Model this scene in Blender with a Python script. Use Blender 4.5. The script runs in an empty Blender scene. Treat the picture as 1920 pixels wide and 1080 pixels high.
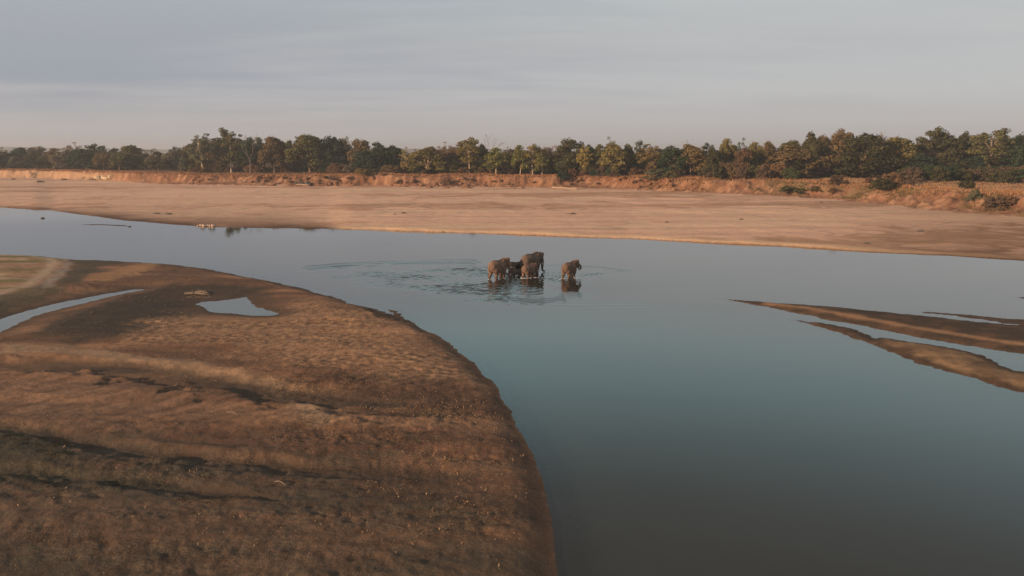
import bpy, bmesh, math, random
import numpy as np
from mathutils import Vector, Matrix, Euler

scene = bpy.context.scene
col = scene.collection
random.seed(7)
rng = np.random.default_rng(11)
R = math.radians

# ------------------------------------------------------------------ camera
CAM_H = 15.0
F = 1495.0                      # focal length in photo pixels (1920 wide)
PITCH = math.atan(255.0 / F)
cam_data = bpy.data.cameras.new('camera')
cam_data.sensor_width = 36.0
cam_data.lens = F / 1920 * 36
cam_data.clip_start = 0.5
cam_data.clip_end = 20000
cam = bpy.data.objects.new('camera', cam_data)
cam.location = (0, 0, CAM_H)
cam.rotation_euler = (math.pi / 2 - PITCH, 0, 0)
col.objects.link(cam)
scene.camera = cam

# ------------------------------------------------------------------ light and sky
SUN_EL = R(13.0)
SUN_AZ = R(234.0)               # compass direction the sun stands in (0 = +Y, clockwise)
sun_dir = Vector((math.sin(SUN_AZ) * math.cos(SUN_EL), math.cos(SUN_AZ) * math.cos(SUN_EL), math.sin(SUN_EL)))
sl = bpy.data.lights.new('sun', 'SUN')
sl.energy = 5.0
sl.angle = R(0.9)
sl.color = (1.0, 0.68, 0.44)
so = bpy.data.objects.new('sun', sl)
so.rotation_euler = (-sun_dir).to_track_quat('-Z', 'Y').to_euler()
so.location = (-60, -80, 60)
col.objects.link(so)

world = bpy.data.worlds.new('World')
scene.world = world
world.use_nodes = True


class NT:
    """Small helper for writing node trees."""
    def __init__(self, tree):
        self.t = tree
        tree.nodes.clear()

    def n(self, typ, **kw):
        nd = self.t.nodes.new(typ)
        ins = kw.pop('ins', {})
        for k, v in kw.items():
            setattr(nd, k, v)
        for k, v in ins.items():
            self.set(nd.inputs[k], v)
        return nd

    def set(self, sock, v):
        if isinstance(v, bpy.types.NodeSocket):
            self.t.links.new(v, sock)
        else:
            sock.default_value = v

    def math(self, op, a, b=0.0, c=None, clamp=False):
        nd = self.t.nodes.new('ShaderNodeMath')
        nd.operation = op
        nd.use_clamp = clamp
        self.set(nd.inputs[0], a)
        self.set(nd.inputs[1], b)
        if c is not None:
            self.set(nd.inputs[2], c)
        return nd.outputs[0]

    def mix(self, fac, a, b, blend='MIX'):
        nd = self.t.nodes.new('ShaderNodeMix')
        nd.data_type = 'RGBA'
        nd.blend_type = blend
        nd.clamp_factor = True
        self.set(nd.inputs[0], fac)
        self.set(nd.inputs[6], a if isinstance(a, bpy.types.NodeSocket) else (*a, 1))
        self.set(nd.inputs[7], b if isinstance(b, bpy.types.NodeSocket) else (*b, 1))
        return nd.outputs[2]

    def ramp(self, fac, stops, interp='LINEAR'):
        nd = self.t.nodes.new('ShaderNodeValToRGB')
        cr = nd.color_ramp
        cr.interpolation = interp
        while len(cr.elements) < len(stops):
            cr.elements.new(0.5)
        for e, (p, c) in zip(cr.elements, stops):
            e.position = p
            e.color = (*c, 1) if len(c) == 3 else c
        self.set(nd.inputs[0], fac)
        return nd.outputs[0]

    def noise(self, vec, scale, detail=4.0, rough=0.55, dist=0.0):
        nd = self.n('ShaderNodeTexNoise', ins={'Scale': scale, 'Detail': detail, 'Roughness': rough, 'Distortion': dist})
        if vec is not None:
            self.t.links.new(vec, nd.inputs['Vector'])
        return nd.outputs[0]

    def mapping(self, vec, scale=(1, 1, 1), loc=(0, 0, 0), rot=(0, 0, 0)):
        nd = self.n('ShaderNodeMapping', ins={'Vector': vec})
        nd.inputs['Scale'].default_value = scale
        nd.inputs['Location'].default_value = loc
        nd.inputs['Rotation'].default_value = rot
        return nd.outputs[0]


def build_world():
    nt = NT(world.node_tree)
    sky = nt.n('ShaderNodeTexSky')
    sky.sky_type = 'NISHITA'
    sky.sun_disc = False
    sky.sun_elevation = SUN_EL
    sky.sun_rotation = SUN_AZ
    sky.air_density = 1.0
    sky.dust_density = 1.5
    bg_sky = nt.n('ShaderNodeBackground', ins={'Color': sky.outputs[0], 'Strength': 0.08})
    tc = nt.n('ShaderNodeTexCoord')
    sep = nt.n('ShaderNodeSeparateXYZ', ins={0: tc.outputs['Generated']})
    z = sep.outputs[2]
    # high thin overcast: tint by elevation (sine of it), pinkish low, slate higher; teal and dark bands out of view shaped to tone the water
    base = nt.ramp(z, [(0.0, (0.43, 0.39, 0.385)), (0.035, (0.42, 0.398, 0.405)), (0.085, (0.335, 0.345, 0.39)),
                       (0.13, (0.40, 0.40, 0.41)), (0.18, (0.42, 0.445, 0.45)), (0.225, (0.41, 0.565, 0.575)), (0.28, (0.315, 0.515, 0.545)), (0.34, (0.20, 0.345, 0.375)), (0.40, (0.125, 0.18, 0.185)),
                       (0.47, (0.10, 0.105, 0.095)), (0.64, (0.20, 0.21, 0.225)), (1.0, (0.30, 0.30, 0.32))])
    # cloud deck: direction projected on a flat layer overhead
    zz = nt.math('ADD', nt.math('MAXIMUM', z, 0.0), 0.06)
    u = nt.math('DIVIDE', sep.outputs[0], zz)
    v = nt.math('DIVIDE', sep.outputs[1], zz)
    cv = nt.n('ShaderNodeCombineXYZ', ins={0: u, 1: v, 2: 0.0}).outputs[0]
    m1 = nt.mapping(cv, (0.20, 0.42, 1.0), (3.1, 1.7, 0.0), (0, 0, R(12)))
    c1 = nt.noise(m1, 1.0, 7.0, 0.56, 0.5)
    m2 = nt.mapping(cv, (0.40, 0.7, 1.0), (9.0, 4.0, 0.0), (0, 0, R(-8)))
    c2 = nt.noise(m2, 1.6, 6.0, 0.6, 0.3)
    cl = nt.math('ADD', nt.math('MULTIPLY', c1, 0.7), nt.math('MULTIPLY', c2, 0.3))
    # brighter veil to the right of the view, thicker and bluer to the left
    side = nt.math('MULTIPLY_ADD', sep.outputs[0], 0.26, 0.0)
    cl = nt.math('ADD', cl, side)
    bright = nt.ramp(cl, [(0.38, (0, 0, 0)), (0.64, (1, 1, 1))], 'EASE')
    fade = nt.ramp(z, [(0.02, (0, 0, 0)), (0.07, (1, 1, 1)), (0.16, (0.75, 0.75, 0.75)), (0.26, (0.4, 0.4, 0.4)), (0.55, (0.3, 0.3, 0.3))])
    fb = nt.math('MULTIPLY', bright, fade)
    veil = nt.mix(nt.math('MULTIPLY', fb, 0.75), base, (0.47, 0.465, 0.465))
    dark = nt.ramp(cl, [(0.28, (1, 1, 1)), (0.48, (0, 0, 0))], 'EASE')
    fd = nt.math('MULTIPLY', nt.math('MULTIPLY', dark, fade), 0.6)
    cloud = nt.mix(fd, veil, (0.25, 0.28, 0.34))
    bg_cl = nt.n('ShaderNodeBackground', ins={'Color': cloud, 'Strength': 1.0})
    mx = nt.n('ShaderNodeMixShader', ins={0: 0.88, 1: bg_sky.outputs[0], 2: bg_cl.outputs[0]})
    out = nt.n('ShaderNodeOutputWorld', ins={0: mx.outputs[0]})


build_world()
scene.view_settings.view_transform = 'Standard'
scene.view_settings.look = 'None'
scene.view_settings.exposure = 0.28
scene.view_settings.gamma = 1.0
scene.cycles.max_bounces = 6
scene.cycles.transparent_max_bounces = 12
scene.cycles.use_denoising = True


# ------------------------------------------------------------------ picture <-> place
def ground_at(px, py, z=0.0):
    """Point of the level z that the photograph shows at pixel (px, py)."""
    X, Y = (px - 960) / F, (540 - py) / F
    sp, cp = math.sin(PITCH), math.cos(PITCH)
    dy, dz = cp + Y * sp, -sp + Y * cp
    k = (z - CAM_H) / dz
    return np.array([X * k, dy * k])


def gpts(pts, z=0.0):
    return np.array([ground_at(x, y, z) for x, y in pts])


# ------------------------------------------------------------------ numeric noise
def _hash(ix, iy, seed):
    h = (ix.astype(np.int64) * 374761393 + iy.astype(np.int64) * 668265263 + seed * 974634777) & 0xFFFFFFFF
    h = ((h ^ (h >> 13)) * 1274126177) & 0xFFFFFFFF
    h = (h ^ (h >> 16)) & 0xFFFFFFFF
    return h


def perlin(x, y, seed=0):
    x0, y0 = np.floor(x), np.floor(y)
    fx, fy = x - x0, y - y0
    ix, iy = x0.astype(np.int64), y0.astype(np.int64)

    def g(i, j):
        a = _hash(ix + i, iy + j, seed) * (2 * math.pi / 4294967296.0)
        return np.cos(a) * (fx - i) + np.sin(a) * (fy - j)
    u = fx * fx * fx * (fx * (fx * 6 - 15) + 10)
    v = fy * fy * fy * (fy * (fy * 6 - 15) + 10)
    a = g(0, 0) * (1 - u) + g(1, 0) * u
    b = g(0, 1) * (1 - u) + g(1, 1) * u
    return (a * (1 - v) + b * v) * 1.5


def fbm(x, y, seed=0, octv=4, gain=0.5, lac=2.03):
    s, a = 0.0, 1.0
    for o in range(octv):
        s = s + a * perlin(x, y, seed + o * 17)
        x, y, a = x * lac, y * lac, a * gain
    return s


def sstep(a, b, x):
    t = np.clip((x - a) / (b - a), 0, 1)
    return t * t * (3 - 2 * t)


def line_dist(px, py, pts):
    """Distance to a polyline, and position along it (0..1)."""
    best = np.full(px.shape, 1e9)
    along = np.zeros(px.shape)
    n = len(pts) - 1
    for i in range(n):
        a, b = pts[i], pts[i + 1]
        d = b - a
        t = np.clip(((px - a[0]) * d[0] + (py - a[1]) * d[1]) / (d @ d + 1e-12), 0, 1)
        dd = np.hypot(px - a[0] - t * d[0], py - a[1] - t * d[1])
        m = dd < best
        best = np.where(m, dd, best)
        along = np.where(m, (i + t) / n, along)
    return best, along


def poly_sd(px, py, pts):
    """Signed distance to a closed polygon, positive inside."""
    best = np.full(px.shape, 1e9)
    inside = np.zeros(px.shape, bool)
    n = len(pts)
    for i in range(n):
        a, b = pts[i], pts[(i + 1) % n]
        d = b - a
        t = np.clip(((px - a[0]) * d[0] + (py - a[1]) * d[1]) / (d @ d + 1e-12), 0, 1)
        best = np.minimum(best, np.hypot(px - a[0] - t * d[0], py - a[1] - t * d[1]))
        c = (a[1] > py) != (b[1] > py)
        if abs(d[1]) > 1e-9:
            inside ^= c & (px < a[0] + (py - a[1]) * d[0] / d[1])
    return np.where(inside, best, -best)


# ------------------------------------------------------------------ outlines of the land (traced on the water level)
BANK_NEAR = gpts([(-900, 470), (-300, 474), (0, 478), (60, 479), (110, 484), (140, 487), (220, 490), (310, 495), (380, 503), (450, 517),
                  (520, 530), (600, 550), (650, 566), (690, 576), (720, 585), (745, 594), (775, 606), (815, 627), (850, 650),
                  (885, 680), (912, 706), (935, 734), (952, 762), (965, 790), (978, 815), (1000, 856), (1018, 900), (1028, 940),
                  (1034, 975), (1040, 1020), (1046, 1080), (1056, 1250), (1060, 1500), (-2200, 1500)])
CHANNEL = gpts([(-500, 740), (0, 623), (30, 609), (65, 592), (120, 578), (200, 558), (271, 543), (250, 543), (200, 551), (120, 566),
                (60, 580), (40, 586), (0, 599), (-500, 700)])
POOL = gpts([(366, 570), (378, 566), (405, 565), (440, 560), (462, 556), (470, 562), (470, 568), (480, 575), (497, 580),
             (525, 588), (510, 592), (480, 592), (455, 590), (430, 587), (395, 585), (385, 579)])
PUDDLE = gpts([(346, 554), (352, 552), (366, 555), (382, 554), (398, 556), (384, 558), (362, 557), (350, 557.5)])
SPIT_A = gpts([(1366, 561.5), (1400, 564), (1460, 569), (1530, 573), (1600, 579), (1680, 588), (1750, 595), (1840, 604), (1920, 612), (2600, 690),
               (2600, 780), (1920, 664), (1850, 653), (1800, 645), (1740, 636), (1700, 628), (1640, 616), (1600, 608), (1550, 599), (1500, 588), (1440, 576), (1400, 569)])
SPIT_B = gpts([(1489, 599.5), (1520, 604), (1570, 611), (1600, 618), (1625, 627), (1636, 637), (1650, 634), (1700, 640), (1760, 649), (1800, 655),
               (1845, 668), (1875, 683), (1903, 697), (1925, 698), (2500, 760), (2500, 950), (1920, 738), (1880, 727), (1830, 711), (1780, 698), (1720, 680), (1660, 656), (1600, 634), (1560, 619), (1520, 608)])
SPIT_C = gpts([(1738, 586), (1780, 588.5), (1850, 595), (1920, 601), (2500, 650), (2500, 668), (1920, 609), (1850, 600), (1790, 591.5)])
SPIT_D = gpts([(1903, 558), (1920, 556.5), (2100, 560), (2100, 568), (1920, 561)])
FLAT_A = gpts([(722, 578), (735, 580), (748, 587), (757, 597), (748, 598), (738, 590)])
FLAT_B = gpts([(150, 421.6), (172, 420.4), (196, 420.6), (215, 421.2), (240, 423), (236, 424.4), (210, 423.2), (190, 422), (168, 422.4)])

SHORE_PX = [(-900, 372), (-200, 380), (0, 388), (90, 394), (150, 403), (230, 413), (310, 420), (380, 425.5), (480, 427), (560, 428.5), (640, 430), (750, 433),
            (850, 436), (1000, 441), (1200, 448), (1350, 456), (1500, 464), (1700, 476), (1830, 484), (1920, 488.5), (2300, 515), (2900, 560)]
FOOT_PX = [(-900, 328), (-200, 332), (0, 334), (100, 335), (200, 338.5), (300, 344), (400, 346), (560, 348.5), (700, 349), (800, 350.5), (900, 350.5),
           (1000, 351.5), (1100, 353), (1200, 357), (1300, 361), (1400, 365), (1500, 370), (1600, 378), (1700, 387), (1760, 394), (1850, 400),
           (1920, 405), (2300, 430), (2900, 470)]
shore_w = gpts(SHORE_PX)
foot_w = gpts(FOOT_PX, 0.8)
T_SH = shore_w[:, 0] / shore_w[:, 1]
T_FT = foot_w[:, 0] / foot_w[:, 1]

# swales and scarplets in the near sandbank: (pixel polyline, half width m, depth m, painted shade)
SWALES = [
    ([(-300, 690), (0, 694), (120, 692), (230, 702), (340, 716), (450, 732), (540, 748), (640, 758), (760, 768)], 2.4, 0.36, 0.9),
    ([(180, 731), (240, 722), (300, 712)], 0.6, 0.22, 0.9),
    ([(300, 750), (345, 738)], 0.5, 0.16, 0.8),
    ([(365, 764), (395, 758)], 0.35, 0.12, 0.7),
    ([(-300, 800), (0, 812), (110, 828), (200, 848), (300, 858), (460, 874), (700, 890)], 1.0, 0.22, 0.8),
    ([(-300, 880), (0, 896), (140, 908), (260, 918), (400, 935), (520, 948)], 0.9, 0.20, 0.85),
    ([(600, 776), (720, 782), (860, 786)], 0.8, 0.16, 0.8),
    ([(-200, 655), (0, 648), (90, 640)], 0.8, 0.1, 0.5),
    ([(110, 838), (420, 880), (900, 898)], 1.3, 0.12, 0.55),
]
SWALES = [(gpts(p), w, dp, shade_k) for p, w, dp, shade_k in SWALES]

# elephants stand here: (pixel of the middle of the feet, metres of leg under water)
ELEPH_AT = {'left_cow': (934, 521), 'dark_young': (967, 513.5), 'calf': (968.5, 517.5), 'big_cow': (996, 513), 'front_young': (992, 519.5), 'right_young': (1068, 520)}
WADE = 0.22
EL_W = {k: ground_at(*p) for k, p in ELEPH_AT.items()}


CRUST = gpts([(300, 600), (372, 588), (380, 600), (480, 596), (560, 570), (700, 584), (860, 665), (985, 800), (1040, 960), (1000, 1000), (800, 930), (640, 830), (560, 800), (560, 745), (420, 700), (300, 665), (200, 660)])


def crust_mask(x, y):
    """Where the near bank is trampled and crusted (1) rather than smooth silt (0)."""
    k = sstep(-3.0, 3.0, poly_sd(x, y, CRUST) + 2.4 * fbm(x * 0.2, y * 0.3, 165, 4))
    q = sstep(0.0, 0.5, fbm(x * 0.09 + 0.03 * y, y * 0.22, 191, 4))
    scrub = sstep(48, 36, y) * sstep(2, -8, x) * (0.35 + 0.65 * sstep(-0.2, 0.3, fbm(x * 0.16, y * 0.35, 193, 4)))
    return np.clip(0.20 + 0.70 * k * (0.45 + 0.55 * q) + 0.25 * q + 0.55 * scrub, 0, 1)


def terrain(x, y, want_masks=False):
    """Height of the ground and the masks that tell its soils apart. x, y flat arrays."""
    t = x / y
    n1 = fbm(x * 0.35, y * 0.35, 3, 4)
    n2 = fbm(x * 0.06, y * 0.06, 5, 4)
    wob = 0.16 * n1
    # ---- riverbed
    z = np.full(x.shape, -1.3) + 0.1 * n2
    ex, ey = (EL_W['front_young'] + EL_W['left_cow']) / 2
    shoal = np.exp(-(((x - ex - 2.5) / 14) ** 2 + ((y - ey) / 9) ** 2) ** 2)
    z = z * (1 - shoal) + (-WADE) * shoal
    # ---- far sandbar
    dsh = np.interp(t, T_SH, shore_w[:, 1])
    sf = (y - dsh) * 0.88 + 0.9 * fbm(x * 0.05, y * 0.05, 21, 3) + 0.35 * n1
    lip = sstep(-0.235, -0.20, t) * (1 - 0.55 * sstep(0.30, 0.55, t))
    lip = np.maximum(lip, sstep(-0.57, -0.60, t) * 0.8) * (0.75 + 0.35 * np.clip(n2, -1, 1))
    zf = np.where(sf > 0, 0.42 * lip * sstep(0, 0.9, sf) + 0.10 * sstep(0, 4, sf) + 0.55 * (1 - np.exp(-np.maximum(sf, 0) / 45)), 0.3 * sf)
    und = fbm(x * 0.010 + 0.3 * n2, y * 0.032 + 0.3 * n2, 31, 5)
    zf = zf + np.where(sf > 0, 1, 0) * sstep(2, 14, sf) * (0.16 * und + 0.04 * n1)
    # ---- cut bank
    dft = np.interp(t, T_FT, foot_w[:, 1])
    soft = sstep(0.12, 0.45, t)                        # gentle and overgrown to the right, steep in the middle
    rag = fbm(x * 0.11, y * 0.11, 41, 4)
    gul = np.abs(fbm(x * 0.10 + 0.6 * n1, y * 0.05, 43, 5))
    sb = (y - dft) * (0.97 - 0.10 * soft) + (1.6 + 2.0 * soft) * rag + 2.4 * (0.35 - gul) * (1 - 0.5 * soft) * np.clip(0.5 + 1.1 * n2, 0.05, 1.3)
    slump = sstep(-0.15, 0.45, fbm(x * 0.022, y * 0.01, 45, 3))
    wid = 4.0 + 10.0 * soft + 6.5 * slump * (1 - soft) + 4.0 * sstep(-0.25, -0.36, t) * (1 - sstep(-0.45, -0.5, t))
    q = np.clip(sb / wid, 0, 1)
    qn = np.clip(q + 0.10 * n1 * (q > 0.02) * (q < 0.98), 0, 1)
    prof = 0.30 * sstep(0, 0.55, qn) + 0.70 * sstep(0.42, 1.0, qn)
    prof = prof * (1 - soft) + (0.55 * qn + 0.45 * sstep(0.1, 0.95, qn)) * soft
    rub = np.where((sb > -5) & (sb < wid), 0.55 * np.clip(fbm(x * 0.5, y * 0.5, 47, 3), 0, 1) * np.exp(-((sb - 0.5) / 2.6) ** 2), 0)
    top = 4.25 + 0.35 * n2 + 0.15 * n1
    zb = zf + prof * (top - 0.1) + rub
    beyond = np.clip(sb - wid, 0, None)
    zb = zb + np.minimum(beyond * 0.004, 1.5)
    z = np.maximum(z, zb)
    far_land = sf > -0.02
    # ---- near sandbank
    near = y < 175
    sd = np.full(x.shape, -99.0)
    zn = np.full(x.shape, -9.0)
    damp_shade = np.zeros(x.shape)  # wetness round the pools and the painted shade of the swales
    xn, yn = x[near], y[near]
    if xn.size:
        n1n, n2n = n1[near], n2[near]
        edge = (0.09 + 0.16 * sstep(48, 66, yn)) * n1n + 0.12 * fbm(xn * 1.1, yn * 1.1, 8, 3)
        s = poly_sd(xn, yn, BANK_NEAR) + edge * sstep(28, 45, yn) + 0.06 * n1n
        s = s + 0.55 * fbm(xn * 0.5 + 0.3 * yn, yn * 1.3, 18, 3) * np.exp(-((yn - 74) / 6) ** 2) * np.exp(-((xn + 13) / 7) ** 2)
        zz = np.where(s > 0, 0.22 * sstep(0, 1.6, s) + 0.30 * (1 - np.exp(-np.maximum(s, 0) / 9.0)), np.minimum(0.06 * s, 0.25 * s + 0.2))
        land = s > 0
        # low swells lying across the bank and trampled, hoof-marked ground
        sw = fbm(xn * 0.05 + 0.02 * yn, yn * 0.22, 61, 4)
        zz = zz + land * sstep(0.5, 5, s) * (0.15 * sw + 0.12 * fbm(xn * 0.03 + 0.02 * yn, yn * 0.10, 63, 3) + 0.04 * n1n)
        dmp_shade = np.zeros(xn.shape)
        for pts, w, dep, shade_k in SWALES:
            lo, hi = pts.min(0) - 6, pts.max(0) + 6
            b = (xn > lo[0]) & (xn < hi[0]) & (yn > lo[1]) & (yn < hi[1])
            if not b.any():
                continue
            dl, al = line_dist(xn[b], yn[b], pts)
            ends = sstep(0, 0.12, al) * sstep(1, 0.8, al)
            jag = (0.22 + 0.38 * (yn[b] < np.interp(xn[b], *[q[np.argsort(pts[:, 0])] for q in pts.T]))) * fbm(xn[b] * 0.45 + 0.2 * yn[b], yn[b] * 0.8, 71, 5)
            d2 = dl / (w * (0.35 + 0.65 * ends)) + jag * 0.75
            k = 1 - sstep(0.35, 1.0, d2)
            zz[b] -= dep * k * (0.4 + 0.6 * ends)
            kd = (1 - sstep(0.3, 1.25, d2)) * shade_k  # shade of the hollow, painted as a dark soil tone
            dmp_shade[b] = np.maximum(dmp_shade[b], kd)
        zz = np.where(s > 1.2, np.maximum(zz, 0.05 + 0.02 * n1n), zz)
        # standing water inside the bank
        for pts, slope, reach in ((CHANNEL, 0.11, 5.0), (POOL, 0.07, 2.5), (PUDDLE, 0.05, 1.5)):
            lo, hi = pts.min(0) - 12, pts.max(0) + 12
            b = (xn > lo[0]) & (xn < hi[0]) & (yn > lo[1]) & (yn < hi[1])
            if not b.any():
                continue
            e = poly_sd(xn[b], yn[b], pts) + 0.22 * n1n[b] + 0.10 * fbm(xn[b] * 1.3, yn[b] * 1.3, 9, 3)
            zz[b] = np.minimum(zz[b], np.where(e < 0, 0.012 - e * slope, -0.10 * np.minimum(e, 3) - 0.01))
            dmp_shade[b] = np.maximum(dmp_shade[b], 0.9 * np.exp(np.minimum(e, 0) / reach * 2.0))
        rough = land * sstep(0.2, 2.0, s)
        tr = fbm(xn * 1.5, yn * 1.5, 81, 4)
        pits = np.clip(perlin(xn * 1.15, yn * 1.15, 83) - 0.12, 0, 1) + 0.6 * np.clip(perlin(xn * 2.3, yn * 2.3, 84) - 0.1, 0, 1)
        calm = np.exp(-((yn - 70) / 14) ** 2 - ((xn + 28) / 16) ** 2)      # smooth drying silt round the pools
        wv = xn * 0.55 + yn * 1.0 + 1.6 * fbm(xn * 0.10, yn * 0.10, 85, 3)
        comb = np.sin(2 * math.pi * wv / 1.25) * np.clip(0.3 + fbm(xn * 0.12, yn * 0.12, 86, 3), 0, 1)
        zz = zz + rough * (1 - 0.9 * calm) * 0.022 * comb * (zz > 0.05)
        zz = zz + rough * (1 - 0.85 * calm) * crust_mask(xn, yn) * (0.045 * tr - 0.11 * pits) * (zz > 0.03)
        wetpool = np.maximum(np.maximum(poly_sd(xn, yn, CHANNEL), poly_sd(xn, yn, POOL)), poly_sd(xn, yn, PUDDLE))
        zz = np.where((s > 1.0) & (wetpool < -1.5), np.maximum(zz, 0.03), zz)
        sd[near], zn[near], damp_shade[near] = s, zz, dmp_shade
        z = np.maximum(z, zn)
    # ---- spits and mud flats out in the river
    sp = np.full(x.shape, -99.0)
    for pts, hgt, steep in ((SPIT_A, 0.36, 1.5), (SPIT_B, 0.30, 1.2), (SPIT_C, 0.10, 1.6), (SPIT_D, 0.12, 1.5), (FLAT_A, 0.05, 1.0), (FLAT_B, 0.06, 1.5)):
        lo, hi = pts.min(0) - 9, pts.max(0) + 9
        b = (x > lo[0]) & (x < hi[0]) & (y > lo[1]) & (y < hi[1])
        if not b.any():
            continue
        xb, yb = x[b], y[b]
        s = poly_sd(xb, yb, pts) + (0.32 if hgt > 0.2 else 0.35) * n1[b] * sstep(0.0, 1.0, np.abs(poly_sd(xb, yb, pts)) + 0.6)
        s = s + 0.22 * fbm(xb * 1.3, yb * 1.3, 93, 3) + (0.35 if hgt == 0.10 else 0.0)
        zs = np.where(s > 0, hgt * (1 - np.exp(-s / steep)) + 0.03 * fbm(xb * 1.2, yb * 1.2, 91, 3) * np.clip(s, 0, 1), 0.2 * s)
        z[b] = np.maximum(z[b], zs)
        sp[b] = np.maximum(sp[b], s)
    if not want_masks:
        return z
    return z, dict(t=t, sf=sf, sb=sb, wid=wid, q=q, sd=sd, sp=sp, damp_shade=damp_shade, n1=n1, n2=n2, soft=soft, und=und, rag=rag)


def C(r, g, b):
    """sRGB 0-255 as seen under neutral light -> linear."""
    f = lambda c: c / 12.92 if c <= 0.04045 else ((c + 0.055) / 1.055) ** 2.4
    return np.array([f(r / 255), f(g / 255), f(b / 255)])


def lerp(a, b, k):
    return a + (b - a) * k[:, None]


def soil_colour(x, y, z, m):
    n = x.size
    n1, n2 = m['n1'], m['n2']
    hi = fbm(x * 0.9, y * 0.9, 101, 4)
    # far dry sand with long faint bars
    sand = np.array([0.62, 0.385, 0.265])
    cl = np.tile(sand, (n, 1))
    streak = fbm(x * 0.007 + 0.35 * n2, y * 0.035 + 0.5 * n2, 111, 6, 0.6)
    cl = lerp(cl, np.array([0.36, 0.20, 0.108]), np.clip(sstep(0.05, 0.75, streak + 0.3 * m['und']), 0, 1) * 0.7)
    cl = lerp(cl, np.array([0.64, 0.435, 0.285]), np.clip(sstep(0.10, 0.6, -streak), 0, 1) * 0.6)
    right = sstep(0.34, 0.62, m['t'])
    cl = lerp(cl, np.array([0.22, 0.115, 0.06]), right * (0.40 + 0.40 * np.clip(streak, 0, 1)))
    # wet toe along the far waterline
    toe = np.exp(-np.maximum(m['sf'], 0) / (3.0 + 14 * sstep(-0.2, -0.3, m['t']) * sstep(-0.6, -0.5, m['t'])))
    wetfar = toe * (0.80 + 0.25 * np.clip(n2, -1, 1))
    cl = lerp(cl, np.array([0.105, 0.055, 0.032]), np.clip(wetfar * 1.25 * (0.35 + 0.65 * (1 - sstep(-0.235, -0.2, m['t']) + right)), 0, 1))
    lipm = sstep(0.2, 0.7, m['sf']) * (1 - sstep(1.5, 3.8, m['sf'])) * sstep(-0.235, -0.2, m['t'])
    cl = lerp(cl, np.array([0.62, 0.42, 0.26]), lipm * (0.8 - 0.55 * right))
    # cut bank: red-brown earth
    bk = sstep(-2.5, 0.6, m['sb'] + 1.5 * n1)
    red = np.array([0.235, 0.118, 0.068])
    redl = np.array([0.33, 0.185, 0.110])
    bcol = np.tile(red, (n, 1))
    bcol = lerp(bcol, redl, sstep(-0.1, 0.5, n1 + 0.5 * m['rag']))
    bcol = lerp(bcol, np.array([0.145, 0.066, 0.036]), sstep(0.1, 0.5, fbm(x * 0.13, y * 0.25, 121, 4)) * 0.7)
    strat = fbm(x * 0.03, z * 1.3 + 0.25 * n1, 123, 4)
    bcol = lerp(bcol, np.array([0.155, 0.074, 0.040]), sstep(0.12, 0.45, strat) * (1 - m['soft']) * 0.75)
    cleft_shade = np.abs(fbm(x * 0.16 + 0.5 * n1, y * 0.02, 125, 4))  # dark lines of gully shade painted into the bank colour
    bcol = lerp(bcol, np.array([0.085, 0.042, 0.026]), (1 - sstep(0.015, 0.075, cleft_shade)) * sstep(0.12, 0.35, m['q']) * (1 - m['soft']) * sstep(-0.1, 0.3, n2) * 0.8)
    spk = fbm(x * 0.7, y * 0.7, 127, 3)
    bcol = lerp(bcol, np.array([0.11, 0.062, 0.034]), sstep(0.25, 0.55, spk) * 0.6)
    pal = sstep(-0.485, -0.52, m['t'])                            # pale fresh cut at the far left
    bcol = lerp(bcol, np.array([0.42, 0.27, 0.165]), pal * 0.7)
    olive = np.array([0.15, 0.115, 0.05])
    bcol = lerp(bcol, olive, m['soft'] * sstep(-0.05, 0.35, fbm(x * 0.06, y * 0.06, 131, 4)) * 0.55 * (m['q'] < 0.97))
    cl = lerp(cl, bcol, bk)
    # plateau: straw-coloured near the brink to the right, red leaf litter under the trees
    beyond = m['sb'] - m['wid']
    pl = sstep(-1.0, 1.5, beyond)
    litter = np.array([0.17, 0.085, 0.047])
    straw = np.array([0.37, 0.225, 0.13])
    pcol = lerp(np.tile(litter, (n, 1)), straw, (1 - sstep(4, 11 + 42 * m['soft'], beyond + 6 * n2)) * (0.55 + 0.35 * m['soft']))
    cl = lerp(cl, pcol, pl)
    # near sandbank: brown silty sand
    nr = m['sd'] > -3
    if nr.any():
        xn, yn, zn = x[nr], y[nr], z[nr]
        s = m['sd'][nr]
        brown = np.array([0.160, 0.086, 0.053])
        tan = np.array([0.285, 0.155, 0.086])
        dk = np.array([0.062, 0.046, 0.034])
        umber = np.array([0.115, 0.068, 0.043])
        c = np.tile(brown, (xn.size, 1))
        band = fbm(xn * 0.05 + 0.025 * yn, yn * 0.30, 141, 5)
        fine = fbm(xn * 1.6, yn * 2.4, 143, 4)
        cm = crust_mask(xn, yn)
        c = lerp(c, tan, sstep(-0.05, 0.6, band + 0.45 * fine * cm))
        c = lerp(c, umber, sstep(-0.05, 0.6, -band + 0.4 * fine * cm))
        nearcam = 1 - sstep(26, 52, yn)                            # silt, with vignette darkening towards the near end painted in
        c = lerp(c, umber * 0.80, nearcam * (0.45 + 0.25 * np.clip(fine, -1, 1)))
        # dark ooze and moist basin
        basin = gpts([(95, 610), (180, 580), (270, 553), (330, 540), (420, 536), (500, 545), (470, 558), (380, 562), (372, 575), (395, 592), (360, 600), (300, 622), (230, 640), (140, 652), (70, 640)])
        kb = sstep(-2.2, 1.6, poly_sd(xn, yn, basin) + 1.6 * fbm(xn * 0.3, yn * 0.3, 151, 4))
        c = lerp(c, np.array([0.050, 0.040, 0.030]), kb * 0.95)
        blob = gpts([(128, 487), (215, 490), (235, 494), (200, 508), (165, 525), (150, 540), (102, 540), (125, 515), (136, 500)])
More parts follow.
